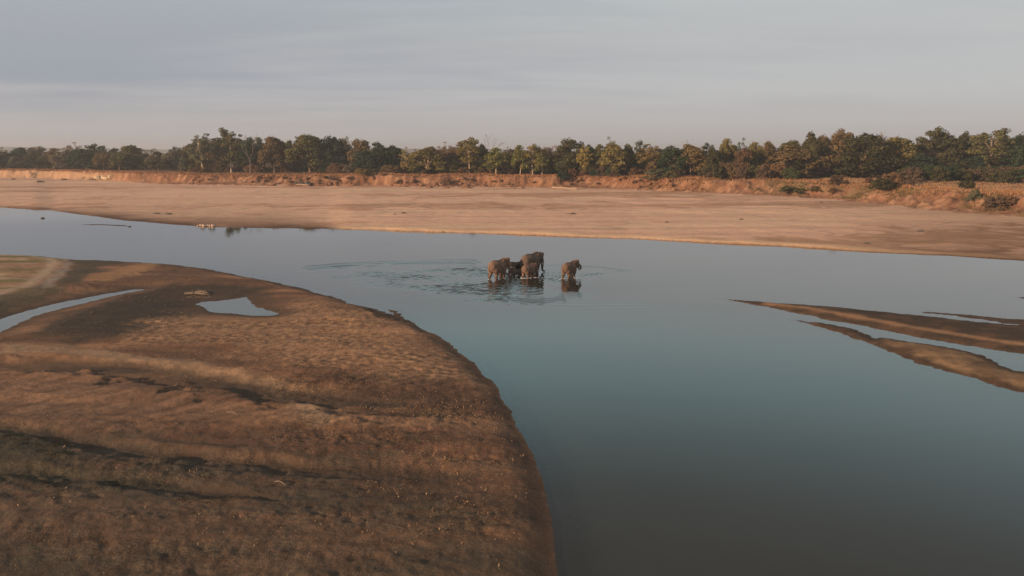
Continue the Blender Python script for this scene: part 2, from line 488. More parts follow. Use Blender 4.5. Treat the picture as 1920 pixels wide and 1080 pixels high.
        kd = sstep(-1.2, 1.2, poly_sd(xn, yn, blob) + 1.1 * fbm(xn * 0.25, yn * 0.25, 153, 3))
        c = lerp(c, np.array([0.075, 0.060, 0.043]), kd * 0.95)
        dune = gpts([(158, 536), (172, 522), (215, 511), (262, 498), (292, 494), (296, 502), (255, 524), (200, 534)])
        ku = sstep(-0.8, 0.8, poly_sd(xn, yn, dune) + 0.8 * fbm(xn * 0.3, yn * 0.3, 155, 3))
        c = lerp(c, np.array([0.295, 0.165, 0.085]), ku * 0.95)
        leftbar = gpts([(-600, 474), (0, 479), (70, 480), (108, 486), (119, 494), (116, 504), (100, 520), (72, 546), (40, 550), (0, 566), (-600, 600)])
        kl = sstep(-0.5, 0.6, poly_sd(xn, yn, leftbar) + 0.5 * fbm(xn * 0.3, yn * 0.3, 157, 3))
        lb = lerp(np.tile(np.array([0.275, 0.165, 0.10]), (xn.size, 1)), np.array([0.36, 0.27, 0.17]), sstep(0.0, 0.5, fbm(xn * 0.09, yn * 0.22, 159, 4)))
        lb = lerp(lb, np.array([0.135, 0.120, 0.045]), sstep(0.02, 0.35, fbm(xn * 0.05, yn * 0.25, 160, 4)) * 0.85)
        c = lerp(c, lb, kl)
        path = gpts([(112, 484), (128, 487), (133, 497), (128, 512), (108, 534), (94, 549), (72, 548), (98, 524), (116, 506), (120, 494)])
        kp = sstep(-0.5, 0.5, poly_sd(xn, yn, path) + 0.4 * fbm(xn * 0.4, yn * 0.4, 161, 3))
        c = lerp(c, np.array([0.26, 0.21, 0.165]), kp * 0.85)
        channel_edge = gpts([(-600, 600), (0, 560), (60, 545), (120, 548), (130, 556), (60, 574), (0, 592), (-600, 660)])  # dark strip along the steep upper bank of the channel
        ks = sstep(-1.0, 1.0, poly_sd(xn, yn, channel_edge) + 1.2 * fbm(xn * 0.35, yn * 0.35, 163, 4))
        c = lerp(c, np.array([0.075, 0.072, 0.045]), ks * 0.8)
        lrim = poly_sd(xn, yn, leftbar) + 0.3 * fbm(xn * 0.5, yn * 0.5, 158, 3)
        c = lerp(c, np.array([0.40, 0.29, 0.205]), np.exp(-((lrim - 1.1) / 0.8) ** 2) * 0.8)
        ORG, TAN2 = np.array([0.215, 0.124, 0.076]), np.array([0.335, 0.215, 0.130])
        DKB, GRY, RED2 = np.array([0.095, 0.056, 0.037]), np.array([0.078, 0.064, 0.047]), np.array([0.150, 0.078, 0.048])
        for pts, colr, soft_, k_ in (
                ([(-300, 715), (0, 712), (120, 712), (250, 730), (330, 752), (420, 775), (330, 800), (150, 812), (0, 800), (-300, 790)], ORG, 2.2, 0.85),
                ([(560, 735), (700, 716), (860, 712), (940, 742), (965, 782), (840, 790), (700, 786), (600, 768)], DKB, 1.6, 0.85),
                ([(0, 655), (140, 660), (300, 682), (450, 708), (620, 745), (610, 752), (440, 722), (290, 696), (130, 676), (0, 674)], TAN2, 0.7, 0.85),  # lit ridge above the long swale, its light painted in
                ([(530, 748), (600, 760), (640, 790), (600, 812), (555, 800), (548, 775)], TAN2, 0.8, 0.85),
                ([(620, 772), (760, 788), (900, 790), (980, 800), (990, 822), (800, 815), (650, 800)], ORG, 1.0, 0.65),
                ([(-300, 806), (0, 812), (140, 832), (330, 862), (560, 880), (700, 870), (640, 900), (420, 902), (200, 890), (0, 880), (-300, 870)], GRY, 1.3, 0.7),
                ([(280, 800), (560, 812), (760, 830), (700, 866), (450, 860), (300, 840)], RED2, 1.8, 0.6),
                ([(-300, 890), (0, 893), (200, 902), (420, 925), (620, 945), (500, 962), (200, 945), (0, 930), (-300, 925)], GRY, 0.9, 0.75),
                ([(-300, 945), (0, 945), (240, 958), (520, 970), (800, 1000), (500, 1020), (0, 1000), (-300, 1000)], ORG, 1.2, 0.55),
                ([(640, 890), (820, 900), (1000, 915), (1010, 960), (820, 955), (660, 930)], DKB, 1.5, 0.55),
                ([(-600, 800), (0, 812), (400, 850), (700, 868), (860, 900), (1000, 1000), (1000, 1300), (-900, 1300)], GRY, 4.0, 0.38),  # wide darkening of the near end, same painted vignette
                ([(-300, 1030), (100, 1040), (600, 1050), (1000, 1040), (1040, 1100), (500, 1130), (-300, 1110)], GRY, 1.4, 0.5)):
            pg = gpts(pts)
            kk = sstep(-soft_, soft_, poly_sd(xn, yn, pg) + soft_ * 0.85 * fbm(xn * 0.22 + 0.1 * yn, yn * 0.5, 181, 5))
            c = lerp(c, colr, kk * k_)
        strok = fbm(xn * 0.9 - 0.8 * yn, yn * 0.25 + 0.15 * xn, 183, 4)       # wind- and water-combed strokes
        fan = np.exp(-((yn - 47) / 9) ** 2) * sstep(2, -6, xn)
        c = c * (1 + fan * 0.42 * np.clip(strok, -1, 1))[:, None]
        mott = fbm(xn * 1.1, yn * 1.5, 185, 4)
        scrub = sstep(50, 34, yn) * sstep(6, -6, xn)
        c = c * (1 + 0.38 * scrub * np.clip(mott, -1, 1))[:, None]
        c = lerp(c, np.array([0.072, 0.060, 0.042]), scrub * sstep(0.05, 0.5, mott + 0.6 * fbm(xn * 0.2, yn * 0.4, 187, 3)) * 0.6)
        # coarse pale crust east of the pool
        crust = gpts([(300, 600), (372, 588), (380, 600), (480, 596), (560, 570), (700, 584), (860, 665), (900, 720), (700, 715), (540, 690), (380, 650), (240, 655)])
        kc = sstep(-3, 3, poly_sd(xn, yn, crust) + 2.2 * fbm(xn * 0.22, yn * 0.3, 165, 4))
        c = lerp(c, np.array([0.35, 0.205, 0.115]), kc * np.clip(0.55 + 1.0 * fine, 0, 1))
        c = lerp(c, dk * 1.15, np.clip(m['damp_shade'][nr], 0, 1) * 0.78)  # damp round the pools, painted shade in the swales
        scr = gpts([(-300, 812), (0, 822), (90, 828), (170, 850), (120, 885), (300, 905), (330, 930), (140, 925), (0, 915), (-300, 905)])
        kx = sstep(-1.2, 1.0, poly_sd(xn, yn, scr) + 1.6 * fbm(xn * 0.9, yn * 0.9, 167, 4))
        c = lerp(c, np.array([0.060, 0.050, 0.034]), kx * 0.85)
        # wet margin
        wet = 1 - sstep(0.02, 0.20, zn)
        c = lerp(c, np.array([0.085, 0.055, 0.037]), wet * 0.8)
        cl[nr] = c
    # spits
    ms = m['sp'] > -2
    if ms.any():
        s = m['sp'][ms]
        xs, ys = x[ms], y[ms]
        c = np.tile(np.array([0.105, 0.062, 0.038]), (xs.size, 1))
        f2 = fbm(xs * 0.5, ys * 0.5, 171, 4)
        c = lerp(c, np.array([0.056, 0.041, 0.028]), sstep(-0.2, 0.4, f2 + 0.3) * 0.85)
        edge_b = poly_sd(xs, ys, SPIT_B)
        tb = xs / ys
        # sunlight painted on the dry flank of the long spit, tawny grass-littered back on the short one
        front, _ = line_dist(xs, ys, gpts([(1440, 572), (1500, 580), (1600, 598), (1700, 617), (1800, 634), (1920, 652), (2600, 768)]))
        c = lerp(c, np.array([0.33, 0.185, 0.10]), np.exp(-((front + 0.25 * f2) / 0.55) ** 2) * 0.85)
        back = sstep(0.462, 0.50, tb) * sstep(0.4, 1.5, edge_b + 0.5 * f2)
        c = lerp(c, np.array([0.28, 0.17, 0.09]), back * np.clip(0.65 + 0.7 * f2, 0, 1))
        wet = 1 - sstep(0.02, 0.14, z[ms])
        c = lerp(c, np.array([0.085, 0.052, 0.034]), wet * 0.7)
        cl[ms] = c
    thin = fbm(x * 0.012 + 0.4 * n2, y * 0.22 + 0.6 * n2, 113, 4)
    farm = (m['sf'] > 1) & (m['sb'] < -1)
    cl[farm] *= (1 - 0.12 * np.clip(thin[farm] * 1.3, -0.7, 1))[:, None]
    trails = np.abs(fbm(x * 0.014, y * 0.03, 115, 3))
    cl[farm] *= (1 - 0.22 * (1 - sstep(0.004, 0.03, trails[farm])))[:, None]
    cl = cl * (1 + 0.07 * hi)[:, None]
    uw = z < -0.02
    cl[uw] = np.array([0.16, 0.115, 0.08])
    cr = np.full(n, 0.35)
    if nr.any():
        cr[nr] = crust_mask(x[nr], y[nr])
    return np.concatenate([np.clip(cl, 0.01, 1), cr[:, None]], 1)


def grid_faces(nr, nc):
    i = np.arange(nr - 1)[:, None] * nc + np.arange(nc - 1)[None, :]
    i = i.ravel()
    return np.stack([i, i + 1, i + 1 + nc, i + nc], 1)


def mesh_np(name, verts, faces, smooth=True, attrs=None, mat=None):
    me = bpy.data.meshes.new(name)
    k = faces.shape[1]
    me.vertices.add(len(verts))
    me.vertices.foreach_set('co', np.ascontiguousarray(verts, np.float32).ravel())
    me.loops.add(faces.size)
    me.loops.foreach_set('vertex_index', np.ascontiguousarray(faces, np.int32).ravel())
    me.polygons.add(len(faces))
    me.polygons.foreach_set('loop_start', np.arange(0, faces.size, k, dtype=np.int32))
    if smooth:
        me.polygons.foreach_set('use_smooth', np.ones(len(faces), bool))
    for an, (typ, data) in (attrs or {}).items():
        at = me.attributes.new(an, typ, 'POINT')
        if typ == 'FLOAT_COLOR':
            full = np.ones((len(verts), 4), np.float32)
            full[:, :data.shape[1]] = data
            at.data.foreach_set('color', full.ravel())
        else:
            at.data.foreach_set('value', np.ascontiguousarray(data, np.float32))
    me.update(calc_edges=True)
    if mat:
        me.materials.append(mat)
    return me


def link(name, me, parent=None, kind=None):
    o = bpy.data.objects.new(name, me)
    col.objects.link(o)
    if parent:
        o.parent = parent
    if kind:
        o['kind'] = kind
    return o


def tag(o, label, cat, group=None, kind=None):
    o['label'] = label
    o['category'] = cat
    if group:
        o['group'] = group
    if kind:
        o['kind'] = kind


# ------------------------------------------------------------------ materials of the setting
def mat_soil():
    m = bpy.data.materials.new('soil')
    m.use_nodes = True
    nt = NT(m.node_tree)
    at = nt.n('ShaderNodeAttribute', attribute_name='soil')
    geo = nt.n('ShaderNodeNewGeometry')
    pos = geo.outputs['Position']
    f1 = nt.noise(pos, 3.2, 6.0, 0.65)
    f2 = nt.noise(pos, 11.0, 4.0, 0.7)
    f3 = nt.noise(nt.mapping(pos, (0.35, 1.1, 1.0)), 0.8, 6.0, 0.6)
    k = nt.math('ADD', nt.math('MULTIPLY', f1, 0.55), nt.math('ADD', nt.math('MULTIPLY', f2, 0.35), nt.math('MULTIPLY', f3, 0.35)))
    f4 = nt.noise(pos, 7.0, 2.0, 0.5)
    k = nt.math('ADD', k, nt.math('MULTIPLY', nt.math('SUBTRACT', f4, 0.5), 0.35))
    g = nt.ramp(k, [(0.38, (0.58, 0.58, 0.58)), (0.60, (0.98, 0.98, 0.98)), (0.84, (1.85, 1.80, 1.70))])
    g = nt.mix(nt.math('MULTIPLY_ADD', at.outputs['Alpha'], 0.9, 0.12), (1, 1, 1), g)
    c = nt.mix(1.0, at.outputs['Color'], g, 'MULTIPLY')
    bst = nt.math('MULTIPLY_ADD', at.outputs['Alpha'], 0.75, 0.15)
    b1 = nt.n('ShaderNodeBump', ins={'Strength': bst, 'Distance': 0.16, 'Height': f1})
    b2 = nt.n('ShaderNodeBump', ins={'Strength': bst, 'Distance': 0.05, 'Height': f2, 'Normal': b1.outputs[0]})
    bs = nt.n('ShaderNodeBsdfPrincipled', ins={'Base Color': c, 'Roughness': 0.95, 'Normal': b2.outputs[0]})
    bs.inputs['Specular IOR Level'].default_value = 0.15
    nt.n('ShaderNodeOutputMaterial', ins={0: bs.outputs[0]})
    return m


def mat_water():
    m = bpy.data.materials.new('river_water')
    m.use_nodes = True
    nt = NT(m.node_tree)
    dep = nt.n('ShaderNodeAttribute', attribute_name='depth').outputs['Fac']
    geo = nt.n('ShaderNodeNewGeometry')
    pos = geo.outputs['Position']
    a = nt.noise(nt.mapping(pos, (0.30, 0.9, 1.0), (0, 0, 0), (0, 0, R(10))), 1.0, 5.0, 0.6)
    patch = nt.noise(nt.mapping(pos, (0.012, 0.05, 1.0), (4, 2, 0)), 1.0, 4.0, 0.5)
    bstr = nt.ramp(patch, [(0.40, (0.02, 0.02, 0.02)), (0.70, (0.12, 0.12, 0.12))])
    bump = nt.n('ShaderNodeBump', ins={'Strength': bstr, 'Distance': 0.06, 'Height': a})
    silt = nt.mix(patch, (0.020, 0.021, 0.017), (0.040, 0.037, 0.028))
    body = nt.n('ShaderNodeBsdfDiffuse', ins={'Color': silt, 'Normal': bump.outputs[0]})
    tr = nt.n('ShaderNodeBsdfTransparent', ins={'Color': (0.82, 0.80, 0.74, 1)})
    clear = nt.math('POWER', 2.718, nt.math('MULTIPLY', dep, -9.0))
    under = nt.n('ShaderNodeMixShader', ins={0: nt.math('MULTIPLY', clear, 0.9), 1: body.outputs[0], 2: tr.outputs[0]})
    rgh = nt.math('MULTIPLY_ADD', patch, 0.10, -0.03)
    gl = nt.n('ShaderNodeBsdfGlossy', ins={'Color': (1, 1, 1, 1), 'Roughness': nt.math('MAXIMUM', rgh, 0.008), 'Normal': bump.outputs[0]})
    fr = nt.n('ShaderNodeFresnel', ins={'IOR': 1.62, 'Normal': bump.outputs[0]})
    mx = nt.n('ShaderNodeMixShader', ins={0: fr.outputs[0], 1: under.outputs[0], 2: gl.outputs[0]})
    nt.n('ShaderNodeOutputMaterial', ins={0: mx.outputs[0]})
    return m


M_SOIL = mat_soil()
M_WATER = mat_water()


# ------------------------------------------------------------------ the land, one height field cut into its bars and banks
def build_land():
    d1 = np.exp(np.arange(math.log(12), math.log(165), 0.0042))
    d2 = np.arange(165.5, 520, 0.75)
    d3 = np.exp(np.linspace(math.log(522), math.log(4200), 46))
    d = np.concatenate([d1, d2, d3])
    tt = np.linspace(-0.98, 0.98, 1020)
    nr, nc = len(d), len(tt)
    Y = np.repeat(d, nc)
    X = (d[:, None] * tt[None, :]).ravel()
    Z, m = terrain(X, Y, True)
    colr = soil_colour(X, Y, Z, m)
    faces = grid_faces(nr, nc)
    V = np.stack([X, Y, Z], 1)
    # which landform a face belongs to
    c = faces[:, 0]
    reg = np.zeros(len(faces), int)                                  # 0 riverbed
    reg[(m['sf'][c] > -1.5) & (m['sb'][c] <= -0.5)] = 1              # far sandbar
    reg[(m['sb'][c] > -0.5) & (m['sb'][c] <= m['wid'][c] + 1.0)] = 2  # cut bank
    reg[m['sb'][c] > m['wid'][c] + 1.0] = 3                          # plateau
    reg[m['sd'][c] > -1.5] = 4
    reg[m['sp'][c] > -1.5] = 5
    names = ['riverbed', 'far_sandbar', 'river_bank', 'ground', 'sandbank', 'sand_spit']
    for r, nm in enumerate(names):
        f = faces[reg == r]
        used = np.unique(f)
        remap = np.full(len(V), -1, np.int64)
        remap[used] = np.arange(len(used))
        me = mesh_np(nm, V[used], remap[f], True, {'soil': ('FLOAT_COLOR', colr[used])}, M_SOIL)
        link(nm, me, kind='structure')


build_land()


# ------------------------------------------------------------------ the river
def ripple_height(x, y):
    h = 0.0015 * fbm(x * 0.5, y * 0.9, 201, 3)
    for k, amp, lam, reach in (('left_cow', 0.030, 0.95, 3.2), ('front_young', 0.034, 0.85, 3.4), ('right_young', 0.016, 0.9, 2.6), ('calf', 0.010, 0.8, 2.0), ('big_cow', 0.02, 1.1, 3.0)):
        c = EL_W[k]
        dx, dy = x - c[0], y - c[1]
        r = np.hypot(dx, dy)
        ang = 0.6 + 0.4 * np.sin(3 * np.arctan2(dy, dx) + c[0])
        lop = 1.0 + 0.5 * fbm(x * 0.25, y * 0.25, 205, 2)
        h = h + amp * ang * lop * np.sin(2 * math.pi * (r + 0.25 * fbm(x * 0.6, y * 0.6, 203, 2)) / lam) * np.exp(-((r - 2.2) / reach) ** 2)
    # the churned trail the herd left behind it
    trail = gpts([(570, 517), (690, 501), (800, 496), (900, 498), (1000, 512), (1040, 522), (1030, 550), (960, 572), (860, 568), (760, 556), (660, 540), (600, 528)])
    s = poly_sd(x, y, trail)
    k = sstep(-2.0, 5.0, s) * (0.5 + 0.5 * sstep(-22, 0, x)) * np.clip(0.75 + 1.2 * fbm(x * 0.12, y * 0.2, 209, 3), 0.15, 1.5)
    h = h + k * (0.060 * fbm(x * 0.5, y * 0.95, 207, 4) + 0.02 * fbm(x * 1.5, y * 2.2, 208, 2))
    # the long bow waves on the far side, and a few on the near side
    for pts, amp, lam, wd in (
            ([(540, 506), (640, 498), (760, 493), (860, 491), (915, 493)], 0.030, 2.0, 2.4),
            ([(610, 503), (700, 497), (800, 494.5)], 0.020, 1.7, 1.8),
            ([(1090, 517), (1110, 514), (1130, 512)], 0.022, 0.9, 0.7),
            ([(1010, 500), (1060, 497), (1140, 503), (1200, 512)], 0.012, 1.5, 1.5),
            ([(960, 570), (1080, 573), (1250, 571)], 0.007, 1.6, 2.2),
            ([(940, 560), (1000, 566), (1060, 560), (1080, 545)], 0.02, 1.0, 1.6)):
        p = gpts(pts)
        lo, hi = p.min(0) - 7, p.max(0) + 7
        b = (x > lo[0]) & (x < hi[0]) & (y > lo[1]) & (y < hi[1])
        if not b.any():
            continue
        dl, al = line_dist(x[b], y[b], p)
        yl = np.interp(x[b], np.sort(p[:, 0]), p[np.argsort(p[:, 0]), 1])
        sg = (y[b] - yl)
        h[b] += amp * np.cos(2 * math.pi * sg / lam) * np.exp(-(dl / wd) ** 2) * sstep(0, 0.15, al) * sstep(1, 0.85, al)
    return h


def build_river():
    d = np.concatenate([np.exp(np.arange(math.log(12), math.log(70), 0.009)), np.arange(70.1, 125, 0.11),
                        np.exp(np.arange(math.log(125.5), math.log(900), 0.009))])
    tt = np.concatenate([np.linspace(-0.98, -0.32, 160), np.linspace(-0.318, 0.26, 560), np.linspace(0.263, 0.98, 170)])
    nr, nc = len(d), len(tt)
    Y = np.repeat(d, nc)
    X = (d[:, None] * tt[None, :]).ravel()
    near = (Y > 66) & (Y < 128)
    H = np.zeros(X.shape)
    H[near] = ripple_height(X[near], Y[near]) * sstep(66, 72, Y[near]) * sstep(128, 120, Y[near])
    bed = np.full(X.shape, 1.0)
    k = Y < 330
    bed[k] = np.clip(-terrain(X[k], Y[k]), 0, 2)
    keep = np.ones(len(X), bool)
    me = mesh_np('river', np.stack([X, Y, H], 1), grid_faces(nr, nc), True, {'depth': ('FLOAT', bed)}, M_WATER)
    link('river', me, kind='structure')


build_river()


# ------------------------------------------------------------------ plants
def mat_leaf():
    m = bpy.data.materials.new('foliage')
    m.use_nodes = True
    nt = NT(m.node_tree)
    oi = nt.n('ShaderNodeObjectInfo')
    leaf = nt.n('ShaderNodeAttribute', attribute_name='tone').outputs['Fac']
    k = nt.ramp(leaf, [(0.0, (0.70, 0.71, 0.72)), (0.5, (1.0, 1.0, 1.0)), (1.0, (1.32, 1.25, 1.10))])
    c = nt.mix(1.0, oi.outputs['Color'], k, 'MULTIPLY')
    df = nt.n('ShaderNodeBsdfDiffuse', ins={'Color': c})
    tl = nt.n('ShaderNodeBsdfTranslucent', ins={'Color': c})
    mx = nt.n('ShaderNodeMixShader', ins={0: 0.22, 1: df.outputs[0], 2: tl.outputs[0]})
    nt.n('ShaderNodeOutputMaterial', ins={0: mx.outputs[0]})
    return m


def mat_bark():
    m = bpy.data.materials.new('bark')
    m.use_nodes = True
    nt = NT(m.node_tree)
    oi = nt.n('ShaderNodeObjectInfo')
    tc = nt.n('ShaderNodeTexCoord')
    f = nt.noise(nt.mapping(tc.outputs['Object'], (2.5, 2.5, 0.5)), 1.6, 4.0, 0.6)
    c = nt.mix(1.0, oi.outputs['Color'], nt.ramp(f, [(0.35, (0.55, 0.53, 0.5)), (0.65, (1.15, 1.12, 1.08))]), 'MULTIPLY')
    bs = nt.n('ShaderNodeBsdfDiffuse', ins={'Color': c})
    nt.n('ShaderNodeOutputMaterial', ins={0: bs.outputs[0]})
    return m


M_LEAF, M_BARK = mat_leaf(), mat_bark()


class Tubes:
    def __init__(self):
        self.v, self.f = [], []

    def tube(self, pts, rads, seg=6):
        pts = [Vector(p) for p in pts]
        base = len(self.v)
        for i, p in enumerate(pts):
            d = (pts[min(i + 1, len(pts) - 1)] - pts[max(i - 1, 0)]).normalized()
            a = d.orthogonal().normalized()
            if abs(d.z) < 0.99:
                a = d.cross(Vector((0, 0, 1))).normalized()
            b = d.cross(a)
            for s in range(seg):
                w = 2 * math.pi * s / seg
                self.v.append(p + (a * math.cos(w) + b * math.sin(w)) * rads[i])
        for i in range(len(pts) - 1):
            for s in range(seg):
                q = base + i * seg
                self.f.append((q + s, q + (s + 1) % seg, q + seg + (s + 1) % seg, q + seg + s))
        self.v.append(pts[-1] + (pts[-1] - pts[-2]).normalized() * rads[-1])
        tip, q = len(self.v) - 1, base + (len(pts) - 1) * seg
        for s in range(seg):
            self.f.append((q + s, q + (s + 1) % seg, tip))

    def mesh(self, name, mat, smooth=True):
        me = bpy.data.meshes.new(name)
        me.from_pydata([tuple(v) for v in self.v], [], self.f)
        if smooth:
            me.polygons.foreach_set('use_smooth', np.ones(len(me.polygons), bool))
        me.materials.append(mat)
        me.update()
        return me


def leaves_mesh(name, centres, radii, per, size, r, up=0.25, squash=0.75):
    """Leaf sprays on the outer part of each clump: crossed little quads facing outwards with a good deal of disorder."""
    P, N, S, T = [], [], [], []
    for c, rad, n in zip(centres, radii, per):
        d = r.normal(size=(n, 3))
        d /= np.linalg.norm(d, axis=1)[:, None]
        keep = d[:, 2] > -0.75
        d = d[keep]
        k = len(d)
        rr = rad * np.clip(r.normal(0.86, 0.17, k), 0.25, 1.25)
        p = c + d * rr[:, None] * np.array([1, 1, squash])
        nn = d + r.normal(0, 0.55, (k, 3)) + np.array([0, 0, up])
        nn /= np.linalg.norm(nn, axis=1)[:, None]
        P.append(p); N.append(nn)
        S.append(size * r.uniform(0.6, 1.35, k))
        tone = np.clip(r.normal(0.5, 0.2) + r.normal(0, 0.16, k), 0, 1)
        T.append(tone)
    P, N, S, T = np.concatenate(P), np.concatenate(N), np.concatenate(S), np.concatenate(T)
    k = len(P)
    a = np.cross(N, r.normal(size=(k, 3)))
    a /= np.linalg.norm(a, axis=1)[:, None] + 1e-9
    b = np.cross(N, a)
    a *= S[:, None] * 0.5
    b *= S[:, None] * 0.5 * r.uniform(0.5, 0.95, k)[:, None]
    bend = N * S[:, None] * 0.12
    V = np.stack([P - a - bend, P - b, P + a - bend, P + b], 1).reshape(-1, 3)
    Fc = np.arange(4 * k).reshape(k, 4)
    return mesh_np(name, V, Fc, False, {'tone': ('FLOAT', np.repeat(T, 4))}, M_LEAF)


def crown_points(kind, r):
    """Clump centres and sizes of a tree 18 m tall and 14 m wide (a shrub: 4 m tall and 6 m wide)."""
    cs, rs = [], []
    if kind == 'round':
        for _ in range(64):
            u, w, a = r.uniform(0, 1), r.uniform(0, 1), r.uniform(0, 2 * math.pi)
            zz = 2.6 + 14.0 * u
            lim = 7.0 * math.sqrt(max(0.05, 1 - ((zz - 8.5) / 9.3) ** 2)) * r.uniform(0.86, 1.0) * (1 + 0.16 * math.sin(3 * a + u * 5))
            rad = r.uniform(1.3, 2.3)
            rr = max(0, lim - rad * 0.8) * (0.45 + 0.55 * math.sqrt(w))
            cs.append((rr * math.cos(a), rr * math.sin(a), zz)); rs.append(rad)
    elif kind == 'dome':
        for _ in range(58):
            u, w, a = r.uniform(0, 1), r.uniform(0, 1), r.uniform(0, 2 * math.pi)
            zz = 4.2 + 12.3 * u ** 0.85
            lim = 7.0 * (1 - max(0, (zz - 8.0) / 10.6) ** 2.2) * r.uniform(0.88, 1.0) * (1 + 0.12 * math.sin(2 * a + 1))
            rad = r.uniform(1.3, 2.2)
            rr = max(0, lim - rad * 0.8) * (0.5 + 0.5 * math.sqrt(w))
            cs.append((rr * math.cos(a), rr * math.sin(a), zz)); rs.append(rad)
    elif kind == 'tall':
        for _ in range(46):
            a = r.uniform(0, 2 * math.pi)
            zz = 5.2 + 11.8 * r.uniform(0, 1)
            lim = 7.0 * math.sqrt(max(0.04, 1 - ((zz - 11.5) / 6.8) ** 2))
            rad = r.uniform(1.0, 1.9)
            rr = max(0.3, lim - rad * 0.7) * r.uniform(0.35, 1.0)
            cs.append((rr * math.cos(a), rr * math.sin(a), zz)); rs.append(rad)
    elif kind == 'airy':
        for _ in range(30):
            a = r.uniform(0, 2 * math.pi)
            zz = 5.0 + 12.3 * r.uniform(0, 1)
            lim = 7.0 * math.sqrt(max(0.04, 1 - ((zz - 11.0) / 7.5) ** 2))
            rad = r.uniform(0.8, 1.6)
            rr = max(0.3, lim - rad * 0.5) * r.uniform(0.3, 1.0)
            cs.append((rr * math.cos(a), rr * math.sin(a), zz)); rs.append(rad)
    elif kind == 'layered':
        for lv, (zz, lim) in enumerate([(7.5, 5.8), (10.2, 6.6), (13.0, 5.6), (15.4, 4.0), (17.0, 2.0)]):
            for _ in range(8 - lv):
                a = r.uniform(0, 2 * math.pi)
                rr = lim * r.uniform(0.15, 1.0)
                cs.append((rr * math.cos(a), rr * math.sin(a), zz + r.uniform(-0.5, 0.5))); rs.append(r.uniform(1.0, 1.7))
    elif kind == 'shrub':
        for _ in range(30):
            a = r.uniform(0, 2 * math.pi)
            u = r.uniform(0, 1)
            zz = 0.35 + 3.0 * u
            lim = 3.0 * math.sqrt(max(0.05, 1 - (max(0, zz - 1.0) / 2.9) ** 2))
            rad = r.uniform(0.45, 0.85)
            rr = max(0, lim - rad * 0.7) * math.sqrt(r.uniform(0.05, 1))
            cs.append((rr * math.cos(a), rr * math.sin(a), zz)); rs.append(rad)
    cs, rs = np.array(cs), np.array(rs)
    if kind != 'shrub':
        az = np.arctan2(cs[:, 1], cs[:, 0])
        o1, o2 = r.uniform(0, 50, 2)
        wob = perlin(np.cos(az) * 1.1 + o1, np.sin(az) * 1.1 + cs[:, 2] * 0.16 + o2, 5)
        cs[:, :2] *= (1 + 0.38 * wob)[:, None]
        lump = perlin(cs[:, 0] * 0.2 + o2, cs[:, 1] * 0.2 + o1, 6)
        cs[:, 2] *= 1 + 0.13 * lump * (cs[:, 2] / 16)
        cs[:, 2] *= 17.4 / (cs[:, 2] + rs * 0.75).max()
        rs *= r.uniform(0.72, 1.18, len(rs))
    return cs, rs


def trunk_mesh(name, kind, cs, r):
    tb = Tubes()
    if kind == 'shrub':
        for i in range(9):
            c = cs[i * 3 % len(cs)]
            tb.tube([(r.uniform(-.3, .3), r.uniform(-.3, .3), -0.4), (c[0] * 0.35, c[1] * 0.35, c[2] * 0.55), tuple(c * np.array([0.9, 0.9, 1.05]))], [0.09, 0.06, 0.02], 5)
        return tb.mesh(name, M_BARK)
    fork = {'round': 4.5, 'dome': 5.0, 'tall': 7.5, 'airy': 6.5, 'layered': 6.0, 'bare': 6.0}[kind]
    lean = r.uniform(-0.8, 0.8, 2)
    top = np.array([lean[0] * 1.4, lean[1] * 1.4, 15.0])
    tb.tube([(0, 0, -0.8), (lean[0] * 0.2, lean[1] * 0.2, 0.6), (lean[0] * 0.6, lean[1] * 0.6, fork * 0.55), (lean[0], lean[1], fork), tuple(top * [1, 1, 0.72]), tuple(top)],
            [0.62, 0.38, 0.32, 0.28, 0.17, 0.05], 8)
    idx = r.permutation(len(cs))[:15]
    for j in idx:
        c = cs[j]
        h0 = min(fork * r.uniform(0.75, 1.5), c[2] - 0.8)
        h0 = max(h0, 2.2)
        s = np.array([lean[0] * min(1, h0 / fork), lean[1] * min(1, h0 / fork), h0])
        mid = s + (c - s) * 0.5 + np.array([r.uniform(-.6, .6), r.uniform(-.6, .6), 0.9])
        tb.tube([tuple(s), tuple(mid), tuple(c)], [0.17, 0.11, 0.04], 6)
        if kind in ('tall', 'airy', 'bare'):
            e = c + np.array([r.uniform(-1.4, 1.4), r.uniform(-1.4, 1.4), r.uniform(0.4, 1.6)])
            tb.tube([tuple(mid), tuple((mid + e) / 2 + np.array([0.2, 0, 0.3])), tuple(e)], [0.11, 0.07, 0.03], 5)
    return tb.mesh(name, M_BARK)


PROTO = {}
for kind, nvar, leaf, per in (('round', 4, 0.80, 84), ('dome', 3, 0.80, 84), ('tall', 3, 0.66, 82), ('airy', 3, 0.50, 52), ('layered', 2, 0.62, 62), ('shrub', 4, 0.34, 95)):
    for v in range(nvar):
        r = np.random.default_rng(100 + 13 * v + len(kind) * 7)
        cs, rs = crown_points(kind, r)
        n = [int(per * (q / rs.mean()) ** 1.6) for q in rs]
        PROTO.setdefault(kind, []).append((trunk_mesh('trunk', kind, cs, r), leaves_mesh('crown', cs, rs, n, leaf, r)))


